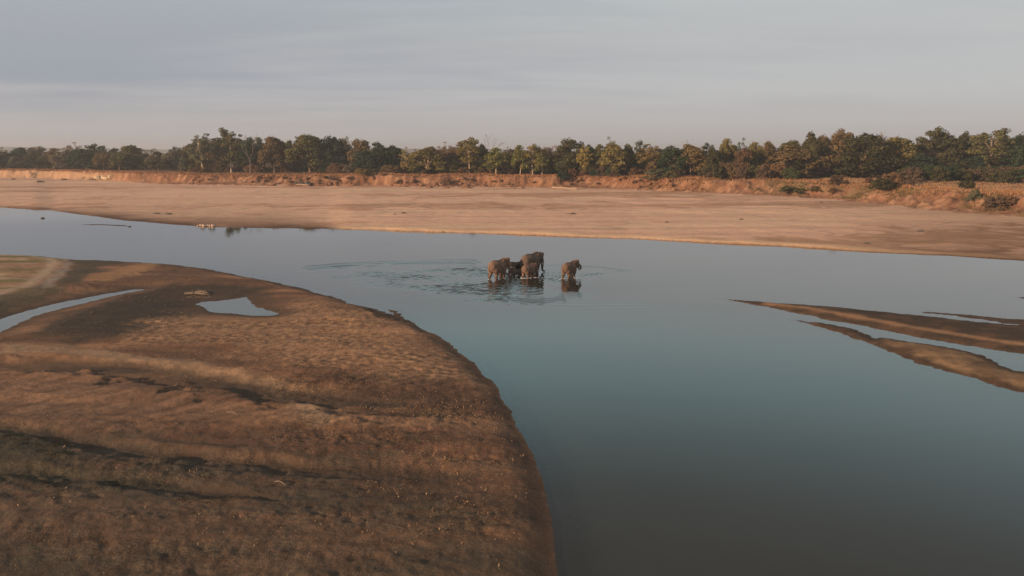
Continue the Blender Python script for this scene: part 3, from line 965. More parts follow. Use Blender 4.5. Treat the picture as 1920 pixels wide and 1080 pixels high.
def bare_mesh(seed):
    r = np.random.default_rng(seed)
    tb = Tubes()

    def grow(p, d, ln, rad, depth):
        q = p + d * ln * 0.5 + Vector(r.normal(0, 0.06 * ln, 3))
        e = q + (d + Vector(r.normal(0, 0.12, 3))).normalized() * ln * 0.5
        tb.tube([p, q, e], [rad, rad * 0.82, rad * 0.62], 5)
        if depth == 0:
            return
        for _ in range(2 if depth > 1 else 3):
            nd = (d + Vector((r.normal(0, 0.42), r.normal(0, 0.42), r.uniform(-0.05, 0.35)))).normalized()
            grow(e, nd, ln * r.uniform(0.62, 0.82), rad * 0.6, depth - 1)
    grow(Vector((0, 0, -0.6)), Vector((0.04, 0, 1)).normalized(), 7.0, 0.42, 5)
    return tb.mesh('trunk', M_BARK)


# leaf colours (albedo)
G = {
    'dkgreen': (0.048, 0.072, 0.039), 'blgreen': (0.043, 0.066, 0.046), 'green': (0.077, 0.098, 0.041), 'olive': (0.119, 0.112, 0.049),
    'brown': (0.153, 0.109, 0.056), 'yolive': (0.188, 0.158, 0.059), 'yellow': (0.243, 0.195, 0.065), 'ygreen': (0.165, 0.164, 0.055),
    'gold': (0.205, 0.148, 0.065), 'grey': (0.166, 0.146, 0.105), 'ggreen': (0.131, 0.132, 0.082), 'pink': (0.235, 0.153, 0.110),
    'rust': (0.183, 0.111, 0.065), 'dkolive': (0.079, 0.076, 0.038), 'plum': (0.133, 0.092, 0.064), 'redbrown': (0.177, 0.099, 0.060),
}
BARK = {'faint': (0.27, 0.21, 0.155), 'pale': (0.46, 0.36, 0.26), 'mid': (0.20, 0.145, 0.10), 'dark': (0.075, 0.055, 0.042)}


def z_at(x, y):
    return float(terrain(np.array([x]), np.array([y]))[0])


def plant(name, kind, px, dist, height, width, leafc, barkc, label, cat, group=None, var=None, seed=0):
    rr = random.Random(seed * 7919 + int(px * 10) + int(dist))
    x = (px - 960) / F * dist / math.cos(PITCH) * 1.0
    # ray through column px meets distance dist (measured along the ground, straight ahead)
    x = (px - 960) / F * (dist * math.cos(PITCH) + (CAM_H - 5) * math.sin(PITCH))
    y = dist
    z = z_at(x, y)
    e = bpy.data.objects.new(name, None)
    e.empty_display_size = 0.5
    col.objects.link(e)
    e.location = (x, y, z)
    e.rotation_euler = (0, 0, rr.uniform(0, 6.28))
    H0, W0 = (4.0, 6.0) if kind == 'shrub' else (18.0, 14.0)
    e.scale = (width / W0, width / W0, height / H0)
    tag(e, label, cat, group)
    vs = PROTO[kind]
    tm, cm = vs[var if var is not None else rr.randrange(len(vs))]
    t = link('stem' if kind == 'shrub' else 'trunk', tm, e)
    t.color = (*BARK[barkc], 1)
    c = link('foliage' if kind == 'shrub' else 'crown', cm, e)
    j = rr.uniform(0.88, 1.14)
    c.color = (*[v * j for v in G[leafc]], 1)
    return e


def dist_for(py, z=5.0):
    return (CAM_H - z) * F / (py - 285.0) / 1.0


def sized(px, base, top, wpx, zg=5.0):
    """Distance, height and width of a plant the photo shows between those pixel rows."""
    d = dist_for(base, zg)
    h = (CAM_H + (285.0 - top) * d / F) - zg
    return d, h, wpx * d / F


def ray_ground(px, py):
    """Where the line of sight through a pixel first meets the ground."""
    X, Y = (px - 960) / F, (540 - py) / F
    sp, cp = math.sin(PITCH), math.cos(PITCH)
    dy, dz = cp + Y * sp, -sp + Y * cp
    ks = np.exp(np.linspace(math.log(22), math.log(700), 1500))
    zs = terrain(X * ks, dy * ks)
    hit = np.nonzero(zs >= CAM_H + dz * ks)[0]
    k = ks[hit[0]] if len(hit) else -CAM_H / dz
    return X * k, dy * k


def bank_top(px):
    t = (px - 960) / F
    return float(np.interp(t, T_FT, foot_w[:, 1]))


# trees along the brink that the photo shows one by one:
# (kind, x, base row, top row, width, leaf, bark, label)
TREES = [
    ('airy', 4, 315.5, 276, 30, 'grey', 'mid', 'thin grey half-bare tree at the far left edge of the low tree line'),
    ('round', 37, 315.5, 276, 46, 'blgreen', 'dark', 'dark green domed tree second from the left edge of the low tree line'),
    ('dome', 33, 317, 292, 30, 'ggreen', 'dark', 'small grey-green tree in front of the dark dome near the left edge'),
    ('round', 73, 315.5, 274, 38, 'grey', 'mid', 'brown-grey rounded tree right of the dark green dome at the far left'),
    ('dome', 104, 316, 276, 42, 'brown', 'mid', 'dull brown rounded tree left of the pinkish leafless crown'),
    ('airy', 141, 315.5, 266, 52, 'pink', 'mid', 'pinkish nearly leafless tree rising above the left tree line'),
    ('tall', 181, 316.5, 268, 44, 'green', 'dark', 'vivid dark green tree with spiky top, right of the pinkish leafless crown'),
    ('round', 211, 316, 276, 34, 'blgreen', 'dark', 'small blackish green tree against the right side of the spiky green tree'),
    ('round', 245, 317, 272, 56, 'olive', 'mid', 'broad olive brown dome standing alone in the left tree line'),
    ('airy', 283, 314.5, 278, 44, 'grey', 'mid', 'faded grey tree right of the broad olive brown dome'),
    ('round', 298, 318.5, 295, 52, 'olive', 'mid', 'low rounded olive tree in front of the faded grey tree'),
    ('layered', 331, 316.5, 274, 30, 'dkgreen', 'dark', 'dark green lopsided tree just left of the tall pale-trunked group'),
    ('round', 341, 318.5, 291, 32, 'blgreen', 'dark', 'squat dark tree at the foot of the lopsided dark green tree'),
    ('tall', 382, 322.5, 249, 56, 'ggreen', 'pale', 'grey-green tree on a straight white trunk at the brink, leftmost of the tall group'),
    ('round', 407, 320, 261, 36, 'brown', 'mid', 'brownish tree filling the gap between the two tall pale-trunked trees'),
    ('tall', 434, 322, 238, 52, 'olive', 'pale', 'tallest tree of the whole bank with white limbs showing in its crown'),
    ('round', 466, 320, 256, 36, 'dkgreen', 'dark', 'dark green tree right behind the tallest white-limbed tree'),
    ('dome', 485, 321, 255, 34, 'ggreen', 'mid', 'greyish tree with knobbly top right of the tallest tree'),
    ('dome', 515, 323, 254, 54, 'brown', 'mid', 'brown-olive tree with yellow tinged top and a thin grey trunk'),
    ('dome', 581, 323, 251, 80, 'olive', 'mid', 'largest olive crown of the left group, broad and yellowish on top'),
    ('round', 628, 323, 254, 46, 'blgreen', 'dark', 'blackish green tree right of the broad olive crown'),
    ('airy', 648, 322, 254, 26, 'ggreen', 'mid', 'thin see-through tree between two blackish green crowns'),
    ('round', 677, 323.5, 261, 42, 'brown', 'dark', 'round brown crown right of the thin see-through tree'),
    ('round', 690, 325, 283, 52, 'blgreen', 'dark', 'low blackish evergreen under the round brown crown'),
    ('round', 716, 324, 265, 44, 'dkgreen', 'dark', 'dark grey-green tree in the middle of the evergreen stretch'),
    ('round', 741, 324, 271, 38, 'dkgreen', 'dark', 'dark tree at the right end of the evergreen stretch'),
    ('airy', 763, 325, 273, 22, 'yellow', 'pale', 'small slim yellow tree where the evergreens end'),
    ('dome', 798, 327, 274, 60, 'yolive', 'pale', 'wide yellow-olive tree with a bent white trunk'),
    ('airy', 841, 326, 265, 42, 'pink', 'mid', 'pinkish brown tree right of the bent white trunk'),
    ('dome', 861, 326, 264, 28, 'brown', 'mid', 'narrow brown tree left of the tall golden crown'),
    ('tall', 880, 327, 256, 42, 'yolive', 'pale', 'tall golden-olive tree with a leaning white trunk near the middle of the bank'),
    ('round', 904, 326, 268, 26, 'olive', 'mid', 'small olive tree in front of the bare branching dead tree'),
    ('dome', 930, 328, 275, 42, 'ygreen', 'pale', 'yellow-green tree just right of the bare dead tree'),
    ('airy', 955, 326.5, 274, 28, 'grey', 'mid', 'greyish thin tree between two yellow-green crowns'),
    ('dome', 975, 328, 270, 32, 'ygreen', 'pale', 'yellow-green tree with a knobbed top in the middle of the bank'),
    ('tall', 999, 328, 269, 32, 'yellow', 'pale', 'yellowest tree of the middle bank, left of the three white trunks'),
    ('dome', 1016, 329.5, 286, 26, 'ygreen', 'pale', 'low yellow-green tree over three white trunks'),
    ('airy', 1034, 327, 270, 46, 'rust', 'mid', 'rusty brown tree behind the three white trunks'),
    ('round', 1073, 328.5, 259, 56, 'dkolive', 'dark', 'big dark olive dome standing above the middle of the bank'),
    ('round', 1064, 330.5, 294, 42, 'green', 'mid', 'fresh green low tree under the big dark olive dome'),
    ('tall', 1096, 330, 271, 26, 'yellow', 'mid', 'narrow yellow tree hanging beside the big dark olive dome'),
    ('round', 1106, 329, 270, 24, 'dkgreen', 'dark', 'narrow dark green tree right of the narrow yellow one'),
    ('dome', 1124, 330, 270, 32, 'olive', 'mid', 'olive rounded tree left of the grey feathery crown'),
    ('dome', 1150, 331, 264, 48, 'yolive', 'mid', 'broad olive-brown tree under the grey feathery crown'),
    ('airy', 1148, 326, 255, 24, 'grey', 'pale', 'grey feathery crown sticking out above its olive neighbours'),
    ('dome', 1176, 330, 268, 28, 'olive', 'mid', 'brownish green tree left of the dark layered tree'),
    ('layered', 1198, 329, 264, 26, 'dkolive', 'dark', 'dark airy tree in flat layers right of centre'),
    ('tall', 1222, 332, 270, 44, 'gold', 'pale', 'golden brown tree with crooked white limbs'),
    ('round', 1259, 332, 273, 44, 'dkgreen', 'pale', 'dark green dome right of the tree with crooked white limbs'),
    ('dome', 1295, 332, 270, 50, 'gold', 'mid', 'brown-orange dome between two dark green crowns'),
    ('layered', 1323, 331, 266, 34, 'dkgreen', 'dark', 'dark green spiky tree right of the brown-orange dome'),
    ('round', 1338, 333, 274, 34, 'dkolive', 'dark', 'dark olive tree right of the dark spiky tree'),
    ('dome', 1362, 332, 259, 36, 'yolive', 'mid', 'yellow-brown tree left of the wispy dark crown'),
    ('airy', 1391, 331, 256, 28, 'dkgreen', 'dark', 'wispy dark crown with sky showing through, right of centre'),
    ('round', 1388, 333, 277, 34, 'rust', 'mid', 'reddish-brown tree in front of the wispy dark crown'),
    ('dome', 1414, 332, 264, 36, 'yolive', 'mid', 'yellowish brown tree right of the wispy dark crown'),
    ('dome', 1438, 332, 264, 30, 'brown', 'mid', 'dull brown tree left of the very broad brown dome'),
    ('round', 1488, 334, 269, 86, 'brown', 'mid', 'very broad brown dome left of the tall dark knob'),
    ('dome', 1480, 331, 261, 46, 'olive', 'mid', 'olive crown peeping over the very broad brown dome'),
    ('round', 1523, 332, 245, 46, 'dkolive', 'dark', 'tall dark knob of a tree above the right woods'),
    ('tall', 1576, 332, 242, 54, 'brown', 'faint', 'tall brown tree with pale branches right of the tall dark knob'),
    ('round', 1612, 333.5, 249, 90, 'dkolive', 'mid', 'huge dark olive dome on pale trunks at the right'),
    ('airy', 1643, 329, 252, 26, 'grey', 'mid', 'wispy grey crown over the right shoulder of the huge dark dome'),
    ('dome', 1679, 332, 255, 68, 'yolive', 'mid', 'yellow-brown tree sloping down right of the huge dark dome'),
    ('dome', 1721, 331, 265, 38, 'brown', 'mid', 'brown tree in the dip before the tall open crown at right'),
    ('tall', 1748, 331, 237, 58, 'dkolive', 'dark', 'tallest crown at the right, open and lacy against the sky'),
    ('round', 1730, 333, 288, 66, 'blgreen', 'dark', 'low blackish blue-green tree under the open lacy crown'),
    ('round', 1782, 331, 252, 62, 'dkolive', 'dark', 'dark dense tree right of the open lacy crown'),
    ('dome', 1802, 330, 245, 28, 'dkolive', 'dark', 'small dark rounded top just left of the wide flat crown'),
    ('tall', 1852, 332, 241, 88, 'olive', 'faint', 'wide flat olive crown on several pale trunks near the right edge'),
    ('round', 1908, 333, 250, 52, 'dkgreen', 'dark', 'dark green tree cut by the right edge of the photo'),
    ('round', 1822, 334, 290, 44, 'blgreen', 'dark', 'low blackish tree left of the pale trunks near the right edge'),
    ('dome', 1962, 333, 248, 70, 'olive', 'mid', 'olive tree just past the right edge'),
    ('round', 2030, 333, 252, 80, 'dkolive', 'dark', 'dark olive tree well past the right edge'),
    ('round', -40, 315.5, 275, 50, 'brown', 'mid', 'brown tree just past the left edge'),
]
SKY_X = [t[1] for t in sorted(TREES, key=lambda q: q[1]) if t[3] < 285]
SKY_Y = [t[3] for t in sorted(TREES, key=lambda q: q[1]) if t[3] < 285]
for i, (kind, px, base, top, w, lc, bc, lab) in enumerate(TREES):
    d, h, wd = sized(px, base, top, w)
    d = max(d, bank_top(px) + 15 + (i * 7 % 5) * 2.2)
    h = CAM_H + (285.0 - top) * d / F - 5.0
    plant('tree', kind, px, d, h, w * (1.36 if 750 < px < 1330 else 1.2) * d / F, lc, bc, lab, 'tree', 'trees along the brink of the far bank', seed=i)

# the bare dead tree
d = 372
e = bpy.data.objects.new('dead_tree', None)
col.objects.link(e)
xx = (914 - 960) / F * (d * math.cos(PITCH) + 10 * math.sin(PITCH))
e.location = (xx, d, z_at(xx, d))
e.scale = (0.85, 0.85, 1.0)
tag(e, 'bare grey dead tree whose branches stand above the middle crowns', 'tree')
bm_ = bare_mesh(5)
zmax = max(v.co.z for v in bm_.vertices)
k = (CAM_H + (285 - 250) * d / F - e.location.z) / zmax
e.scale = (k * 0.8, k * 0.8, k)
t = link('trunk', bm_, e)
t.color = (0.20, 0.16, 0.14, 1)

for px_, d_, top_, lab_, sd_ in ((470, 372, 250, 'thin leafless snag poking above the dark trees right of the tallest white-limbed tree', 9),
                                (1282, 345, 262, 'leafless grey snag standing above the brown-orange dome', 12),
                                (1660, 322, 246, 'leafless snag above the dip right of the huge dark olive dome', 15)):
    e = bpy.data.objects.new('dead_tree', None)
    col.objects.link(e)
    xx = (px_ - 960) / F * (d_ * math.cos(PITCH) + 10 * math.sin(PITCH))
    e.location = (xx, d_, z_at(xx, d_))
    tag(e, lab_, 'tree')
    bm_ = bare_mesh(sd_)
    k = (CAM_H + (285 - top_) * d_ / F - e.location.z) / max(v.co.z for v in bm_.vertices)
    e.scale = (k * 0.8, k * 0.8, k)
    t = link('trunk', bm_, e)
    t.color = (0.20, 0.16, 0.14, 1)

# crowded trees behind the front row: nothing singles them out, so they share a label by stretch
STRETCH = [(-200, 350, 'low hazy tree of the wood behind the front trees at the far left', ['blgreen', 'grey', 'brown', 'olive', 'dkgreen']),
           (350, 620, 'tree of the wood behind the tall pale-trunked group', ['dkgreen', 'brown', 'olive', 'ggreen']),
           (620, 760, 'dark tree of the wood behind the evergreen stretch', ['blgreen', 'dkgreen', 'brown']),
           (760, 1040, 'tree of the wood behind the yellow-green middle trees', ['olive', 'brown', 'plum', 'yolive', 'dkolive']),
           (1040, 1320, 'tree of the wood behind the front trees right of the middle', ['olive', 'brown', 'plum', 'dkolive', 'yolive']),
           (1320, 1560, 'tree of the wood behind the yellow-brown trees at right', ['brown', 'olive', 'yolive', 'dkolive']),
           (1560, 2200, 'tree of the wood behind the tall dark trees at the right end', ['dkolive', 'olive', 'dkgreen', 'brown'])]
rr = random.Random(21)
px = -160
n = 0
while px < 2120:
    for row in range(2):
        x_ = px + rr.uniform(-9, 9)
        seg = next(s for s in STRETCH if s[0] <= x_ < s[1]) if -200 <= x_ < 2200 else STRETCH[-1]
        d = max(bank_top(x_) + 34, dist_for(329 if x_ > 760 else 320) + 14) + 26 * row + rr.uniform(0, 16)
        if x_ > 1450:
            d = max(d, 320 + 26 * row)
        top = float(np.interp(x_, SKY_X, SKY_Y)) + rr.uniform(5, 15) + row * 1.0
        h = max(9.0, CAM_H + (285 - top) * d / F - 5)
        kind = rr.choice(['round', 'dome', 'round', 'tall', 'dome', 'airy'])
        plant('tree', kind, x_, d, h, rr.uniform(34, 58) * d / F, rr.choice(seg[3]), rr.choice(['dark', 'mid', 'mid']), seg[2], 'tree', 'wood behind the front trees', seed=500 + n)
        n += 1
    px += rr.uniform(21, 30)

# shrubs the photo shows one by one (x, base, top, width, leaf, label, ground height)
SHRUBS = [
    (1229, 336.5, 316, 44, 'ggreen', 'grey-green rounded shrub at the brink under the tree with crooked white limbs', 5.0),
    (1258, 336, 320, 26, 'olive', 'small olive shrub right of the grey-green rounded shrub at the brink', 5.0),
    (1483, 337.5, 315, 36, 'green', 'bright green upright bush at the left end of the straw-coloured terrace', 5.0),
    (1570, 346.5, 328, 36, 'plum', 'purple-brown bush standing alone on the straw-coloured terrace', 4.8),
    (1655, 357.5, 333, 46, 'dkolive', 'dark olive bush leaning over the edge of the right bank', 4.6),
    (1668, 352, 322, 44, 'rust', 'reddish tall bush behind the dark olive bush at the edge of the right bank', 4.8),
    (1692, 347, 323, 38, 'plum', 'dull brown bush at the back of the terrace right of the reddish tall bush', 4.8),
    (1811, 355.5, 337, 34, 'dkolive', 'dark round bush alone on the terrace near the right edge', 4.7),
    (1628, 344, 333, 22, 'redbrown', 'low red-brown bush on the terrace left of the bank-edge bushes', 4.8),
    (1484, 361.5, 349, 52, 'olive', 'low green mound of a bush on the slope of the right bank', 2.6),
    (1532, 361, 351, 30, 'brown', 'low brown bush on the slope right of the green mound', 2.2),
    (1566, 362, 352, 26, 'rust', 'small rusty bush on the bank slope below the lone purple-brown bush', 2.4),
    (1827, 377, 352, 26, 'ggreen', 'thin grey-green sapling bush halfway down the right bank', 2.6),
    (1868, 393, 366, 44, 'plum', 'grey-brown tangled bush at the foot of the right bank near the photo edge', 1.6),
    (1892, 384, 364, 30, 'rust', 'rusty tangled bush high on the right bank at the photo edge', 3.2),
    (682, 333, 319, 36, 'gold', 'tawny bush hanging down the bank left of the dark gullies', 4.2),
    (630, 325.5, 305, 30, 'rust', 'rust-coloured dry brush rising at the brink under the blackish green tree', 5.0),
    (655, 325, 307, 26, 'grey', 'grey dry bush right of the rust-coloured brush', 5.0),
    (735, 325.5, 309, 46, 'brown', 'rounded brown bush in front of the evergreen stretch', 5.0),
    (765, 325.5, 303, 42, 'gold', 'golden bush under the small slim yellow tree', 5.0),
]
for i, (px, base, top, w, lc, lab, zg) in enumerate(SHRUBS):
    gx, d = ray_ground(px, base)
    h = (base - top) * d / F
    plant('shrub', 'shrub', px, d, max(h, 0.8) * 1.05, w * d / F * 1.1, lc, 'mid', lab, 'shrub', 'shrubs on the far bank', seed=900 + i)

for i in range(34):  # bushes added to stand in for shadow spots on the bank face
    px = rr.uniform(470, 1330)
    base = np.interp(px, [470, 1000, 1330], [341, 345, 350]) + rr.uniform(-6, 4)
    gx, d = ray_ground(px, base)
    plant('shrub', 'shrub', px, d, rr.uniform(2.5, 7) * d / F, rr.uniform(6, 15) * d / F, rr.choice(['rust', 'redbrown', 'plum', 'dkolive']), 'mid',
          'small dry bush added for a shadow spot on the face of the cut bank', 'shrub', 'bushes added for shadow spots on the face of the cut bank', seed=3000 + i)

# undergrowth under the trees, alike within each stretch
UNDER = [(-60, 345, 316.5, 'low shrub in the hazy undergrowth of the far left bank', ['plum', 'grey', 'rust', 'olive'], 17, (5, 9), 34),
         (345, 620, 322.5, 'reddish or grey shrub in the thicket under the tall pale-trunked group', ['rust', 'redbrown', 'grey', 'brown', 'olive'], 12, (7, 14), 28),
         (620, 770, 325, 'grey-green shrub in the thicket below the evergreen stretch', ['grey', 'ggreen', 'rust', 'brown'], 12, (8, 14), 28),
         (770, 1060, 327.5, 'red-brown dry shrub in the thicket below the yellow-green middle trees', ['redbrown', 'rust', 'plum', 'gold', 'grey'], 11, (7, 15), 26),
         (1060, 1330, 332, 'red-brown dry shrub in the thicket right of the big dark olive dome', ['redbrown', 'rust', 'plum', 'blgreen', 'redbrown'], 12, (8, 17), 28),
         (1325, 1475, 338, 'dull brown shrub in the long hedge-like thicket at right', ['plum', 'brown', 'dkolive', 'rust'], 11, (17, 25), 40),
         (1475, 1700, 334, 'dark low shrub in the shade behind the terrace', ['redbrown', 'dkolive', 'rust'], 14, (5, 9), 30),
         (1700, 1990, 341, 'dark olive shrub in the long thicket behind the terrace at the right end', ['dkolive', 'dkgreen', 'plum', 'dkolive'], 13, (17, 24), 46)]
n = 0
for x0, x1, base, lab, cols, step, (h0, h1), w in UNDER:
    px = x0
    while px < x1:
        b = base + rr.uniform(-2.2, 0.8)
        d = max(dist_for(b), bank_top(px) + (7 if px < 1330 else 12))
        h = rr.uniform(h0, h1) * d / F
        plant('shrub', 'shrub', px + rr.uniform(-5, 5), d + rr.uniform(-2, 9), h * 1.35, w * rr.uniform(0.7, 1.25) * d / F, rr.choice(cols), 'mid', lab, 'shrub', 'undergrowth of the far bank', seed=1300 + n)
        n += 1
        px += step * rr.uniform(0.7, 1.3)


# a middle storey of small leafy trees closes the gaps under the crowns
MID = [(-50, 345, 316, 'small bushy tree filling in under the hazy far left tree line', ['brown', 'grey', 'dkgreen', 'olive'], 24, (13, 20), 30),
       (345, 620, 321, 'small bushy tree in the shade of the tall pale-trunked group', ['brown', 'olive', 'dkolive', 'ggreen'], 20, (18, 32), 28),
       (620, 770, 324, 'small dark bushy tree at the foot of the evergreen stretch', ['blgreen', 'dkgreen', 'dkolive'], 18, (15, 26), 30),
       (770, 1060, 327, 'small olive bushy tree between the yellow-green middle trees', ['olive', 'yolive', 'brown', 'ygreen', 'dkolive', 'plum'], 17, (18, 34), 27),
       (1060, 1330, 331, 'small bushy tree between the front trees right of the middle', ['olive', 'dkolive', 'brown', 'dkgreen', 'plum'], 18, (18, 34), 28),
       (1330, 1700, 333, 'small bushy tree between the broad brown domes at right', ['brown', 'dkolive', 'olive', 'plum'], 22, (18, 34), 34),
       (1700, 1990, 336, 'small dark bushy tree low in the wood at the right end', ['dkolive', 'dkgreen', 'blgreen', 'brown'], 22, (20, 36), 38)]
n = 0
for x0, x1, base, lab, cols, step, (h0, h1), w in MID:
    px = x0
    while px < x1:
        d = max(dist_for(base), bank_top(px) + (15 if px < 1330 else 30)) + rr.uniform(-1, 12)
        plant('small_tree', 'round', px + rr.uniform(-5, 5), d, rr.uniform(h0, h1) * d / F, w * rr.uniform(0.8, 1.3) * d / F, rr.choice(cols), 'dark', lab, 'tree', 'middle storey of the wood', seed=2300 + n)
        n += 1
        px += step * rr.uniform(0.75, 1.25)


# dry grass along the brink and on the terrace, stubble and litter on the near bank
def tufts(name, P, size, hgt, colr, rough=1.0, r=None, blades=5):
    k = len(P)
    B = blades
    base = np.repeat(P, B, 0)
    n = k * B
    sz = np.repeat(size, B) * r.uniform(0.6, 1.2, n)
    hh = np.repeat(hgt, B) * r.uniform(0.55, 1.25, n)
    off = r.normal(0, 0.45, (n, 2)) * sz[:, None]
    a = r.uniform(0, 2 * math.pi, n)
    dx, dy = np.cos(a) * sz * 0.16, np.sin(a) * sz * 0.16
    lean = r.normal(0, 0.35 * rough, (n, 2)) * hh[:, None]
    b0 = base + np.stack([off[:, 0] - dx, off[:, 1] - dy, np.full(n, -0.03)], 1)
    b1 = base + np.stack([off[:, 0] + dx, off[:, 1] + dy, np.full(n, -0.03)], 1)
    tp = base + np.stack([off[:, 0] + lean[:, 0], off[:, 1] + lean[:, 1], hh], 1)
    V = np.stack([b0, b1, tp], 1).reshape(-1, 3)
    me = mesh_np(name, V, np.arange(3 * n).reshape(n, 3), False, {'tone': ('FLOAT', np.repeat(np.clip(r.normal(0.5, 0.25, n), 0, 1), 3))}, M_LEAF)
    o = link(name, me)
    o.color = (*colr, 1)
    return o


def scatter_bank(n, lo, hi, t0, t1, r):
    t = r.uniform(t0, t1, n)
    y = np.interp(t, T_FT, foot_w[:, 1]) + r.uniform(lo, hi, n)
    x = t * y
    return np.stack([x, y, terrain(x, y)], 1)


r = np.random.default_rng(77)
P = np.concatenate([scatter_bank(5200, 4, 15, -0.7, 0.25, r), scatter_bank(1200, 10, 26, 0.15, 0.7, r)])
P = P[P[:, 2] > 3.3]
o = tufts('dry_grass', P, r.uniform(0.5, 1.2, len(P)), r.uniform(0.3, 1.1, len(P)), (0.36, 0.185, 0.095), 1.0, r)
tag(o, 'rusty dry grass fringing the brink of the far bank under the trees', 'grass', kind='stuff')
P = scatter_bank(7000, 14, 70, 0.28, 0.72, r)
P = P[P[:, 2] > 3.6]
o = tufts('terrace_grass', P, r.uniform(0.4, 0.9, len(P)), r.uniform(0.15, 0.45, len(P)), (0.35, 0.22, 0.125), 1.0, r)
tag(o, 'short straw-coloured grass on the terrace of the right bank', 'grass', kind='stuff')
P = scatter_bank(2600, 1, 15, 0.16, 0.7, r)
P = P[(P[:, 2] > 1.2) & (fbm(P[:, 0] * 0.07, P[:, 1] * 0.07, 131, 3) > -0.1)]
o = tufts('bank_weeds', P, r.uniform(0.5, 1.1, len(P)), r.uniform(0.2, 0.6, len(P)), (0.15, 0.115, 0.048), 1.2, r)
tag(o, 'olive and brown weeds growing over the slope of the right bank', 'weeds', kind='stuff')


def near_land(n, r, box):
    x = r.uniform(box[0], box[1], n)
    y = r.uniform(box[2], box[3], n)
    keep = np.abs(x) < 0.72 * y
    x, y = x[keep], y[keep]
    z = terrain(x, y)
    k = z > 0.12
    return x[k], y[k], z[k]


x, y, z = near_land(150000, r, (-70, 8, 24, 92))
crust = gpts([(300, 605), (380, 600), (480, 598), (560, 572), (690, 588), (850, 665), (960, 790), (1030, 970), (700, 1000), (560, 760), (300, 690)])
wgt = 0.16 + 0.84 * sstep(-3, 4, poly_sd(x, y, crust))
k = r.uniform(0, 1, len(x)) < wgt * np.clip(0.35 + 0.9 * fbm(x * 0.15, y * 0.3, 301, 3), 0.03, 1) * 0.55
P = np.stack([x, y, z], 1)[k]
o = tufts('stubble', P, r.uniform(0.09, 0.26, len(P)), r.uniform(0.02, 0.08, len(P)), (0.34, 0.225, 0.14), 3.0, r, 3)
tag(o, 'pale dry plant litter and stubble strewn over the near sandbank', 'stubble', kind='stuff')
scr = gpts([(-300, 818), (0, 826), (90, 832), (160, 850), (110, 880), (60, 870), (-300, 870)])
scr2 = gpts([(-300, 892), (0, 902), (260, 922), (330, 932), (520, 948), (420, 960), (140, 930), (0, 920), (-300, 915)])
x, y, z = near_land(90000, r, (-60, 4, 24, 60))
s = np.maximum(poly_sd(x, y, scr), poly_sd(x, y, scr2)) + 1.3 * fbm(x * 0.5, y * 0.5, 303, 3)
k = (s > 0.2) & (r.uniform(0, 1, len(x)) < 0.40)
P = np.stack([x, y, z], 1)[k]
o = tufts('creeping_plants', P, r.uniform(0.12, 0.30, len(P)), r.uniform(0.03, 0.10, len(P)), (0.060, 0.054, 0.034), 2.2, r, 5)
tag(o, 'dark low creeping plants on the dark strips of the near sandbank', 'ground cover', kind='stuff')

# far hills
bm_ = bmesh.new()
hx = np.linspace(-2600, 1800, 90)
top = 16 + 26 * np.clip(fbm(hx / 900.0, hx * 0 + 0.3, 401, 3) * 0.6 + 0.5 - (hx + 900) / 2600.0, 0, 1.6)
rows = [(3300, 0.0), (3420, 0.55), (3560, 1.0), (3800, 0.7)]
V = np.array([(x_, y_ + 60 * math.sin(x_ / 400), 3 + (t_ - 3) * f_) for y_, f_ in rows for x_, t_ in zip(hx, top)])
me = mesh_np('hills', V, grid_faces(4, len(hx)), True, {'soil': ('FLOAT_COLOR', np.tile([0.10, 0.085, 0.06], (len(V), 1)))}, M_SOIL)
link('hills', me, kind='structure')


# ------------------------------------------------------------------ elephants
def mat_hide():
    m = bpy.data.materials.new('elephant_hide')
    m.use_nodes = True
    nt = NT(m.node_tree)
    oi = nt.n('ShaderNodeObjectInfo')
    tc = nt.n('ShaderNodeTexCoord')
    ob = tc.outputs['Object']
    dust = nt.noise(ob, 1.6, 5.0, 0.6)
    wr = nt.noise(nt.mapping(ob, (6, 6, 16)), 1.0, 5.0, 0.65)
    k = nt.ramp(dust, [(0.35, (0.62, 0.60, 0.60)), (0.52, (1, 1, 1)), (0.72, (1.28, 1.20, 1.12))])
    c = nt.mix(1.0, oi.outputs['Color'], k, 'MULTIPLY')
    sep = nt.n('ShaderNodeSeparateXYZ', ins={0: ob})
    wet = nt.ramp(nt.math('ADD', sep.outputs[2], nt.math('MULTIPLY', dust, 0.5)), [(0.78, (1, 1, 1)), (1.12, (0, 0, 0))])
    c = nt.mix(nt.math('MULTIPLY', wet, 0.75), c, (0.055, 0.038, 0.030))
    bp = nt.n('ShaderNodeBump', ins={'Strength': 0.35, 'Distance': 0.02, 'Height': wr})
    bs = nt.n('ShaderNodeBsdfPrincipled', ins={'Base Color': c, 'Roughness': 0.8, 'Normal': bp.outputs[0]})
    bs.inputs['Specular IOR Level'].default_value = 0.25
    nt.n('ShaderNodeOutputMaterial', ins={0: bs.outputs[0]})
    return m


def mat_plain(name, c, rough=0.6):
    m = bpy.data.materials.new(name)
    m.use_nodes = True
    nt = NT(m.node_tree)
    tc = nt.n('ShaderNodeTexCoord')
    f = nt.noise(tc.outputs['Object'], 5.0, 4.0, 0.6)
    cc = nt.mix(1.0, nt.ramp(f, [(0.3, (0.7, 0.7, 0.7)), (0.7, (1.15, 1.15, 1.15))]), c, 'MULTIPLY')
    bs = nt.n('ShaderNodeBsdfPrincipled', ins={'Base Color': cc, 'Roughness': rough})
    nt.n('ShaderNodeOutputMaterial', ins={0: bs.outputs[0]})
    return m


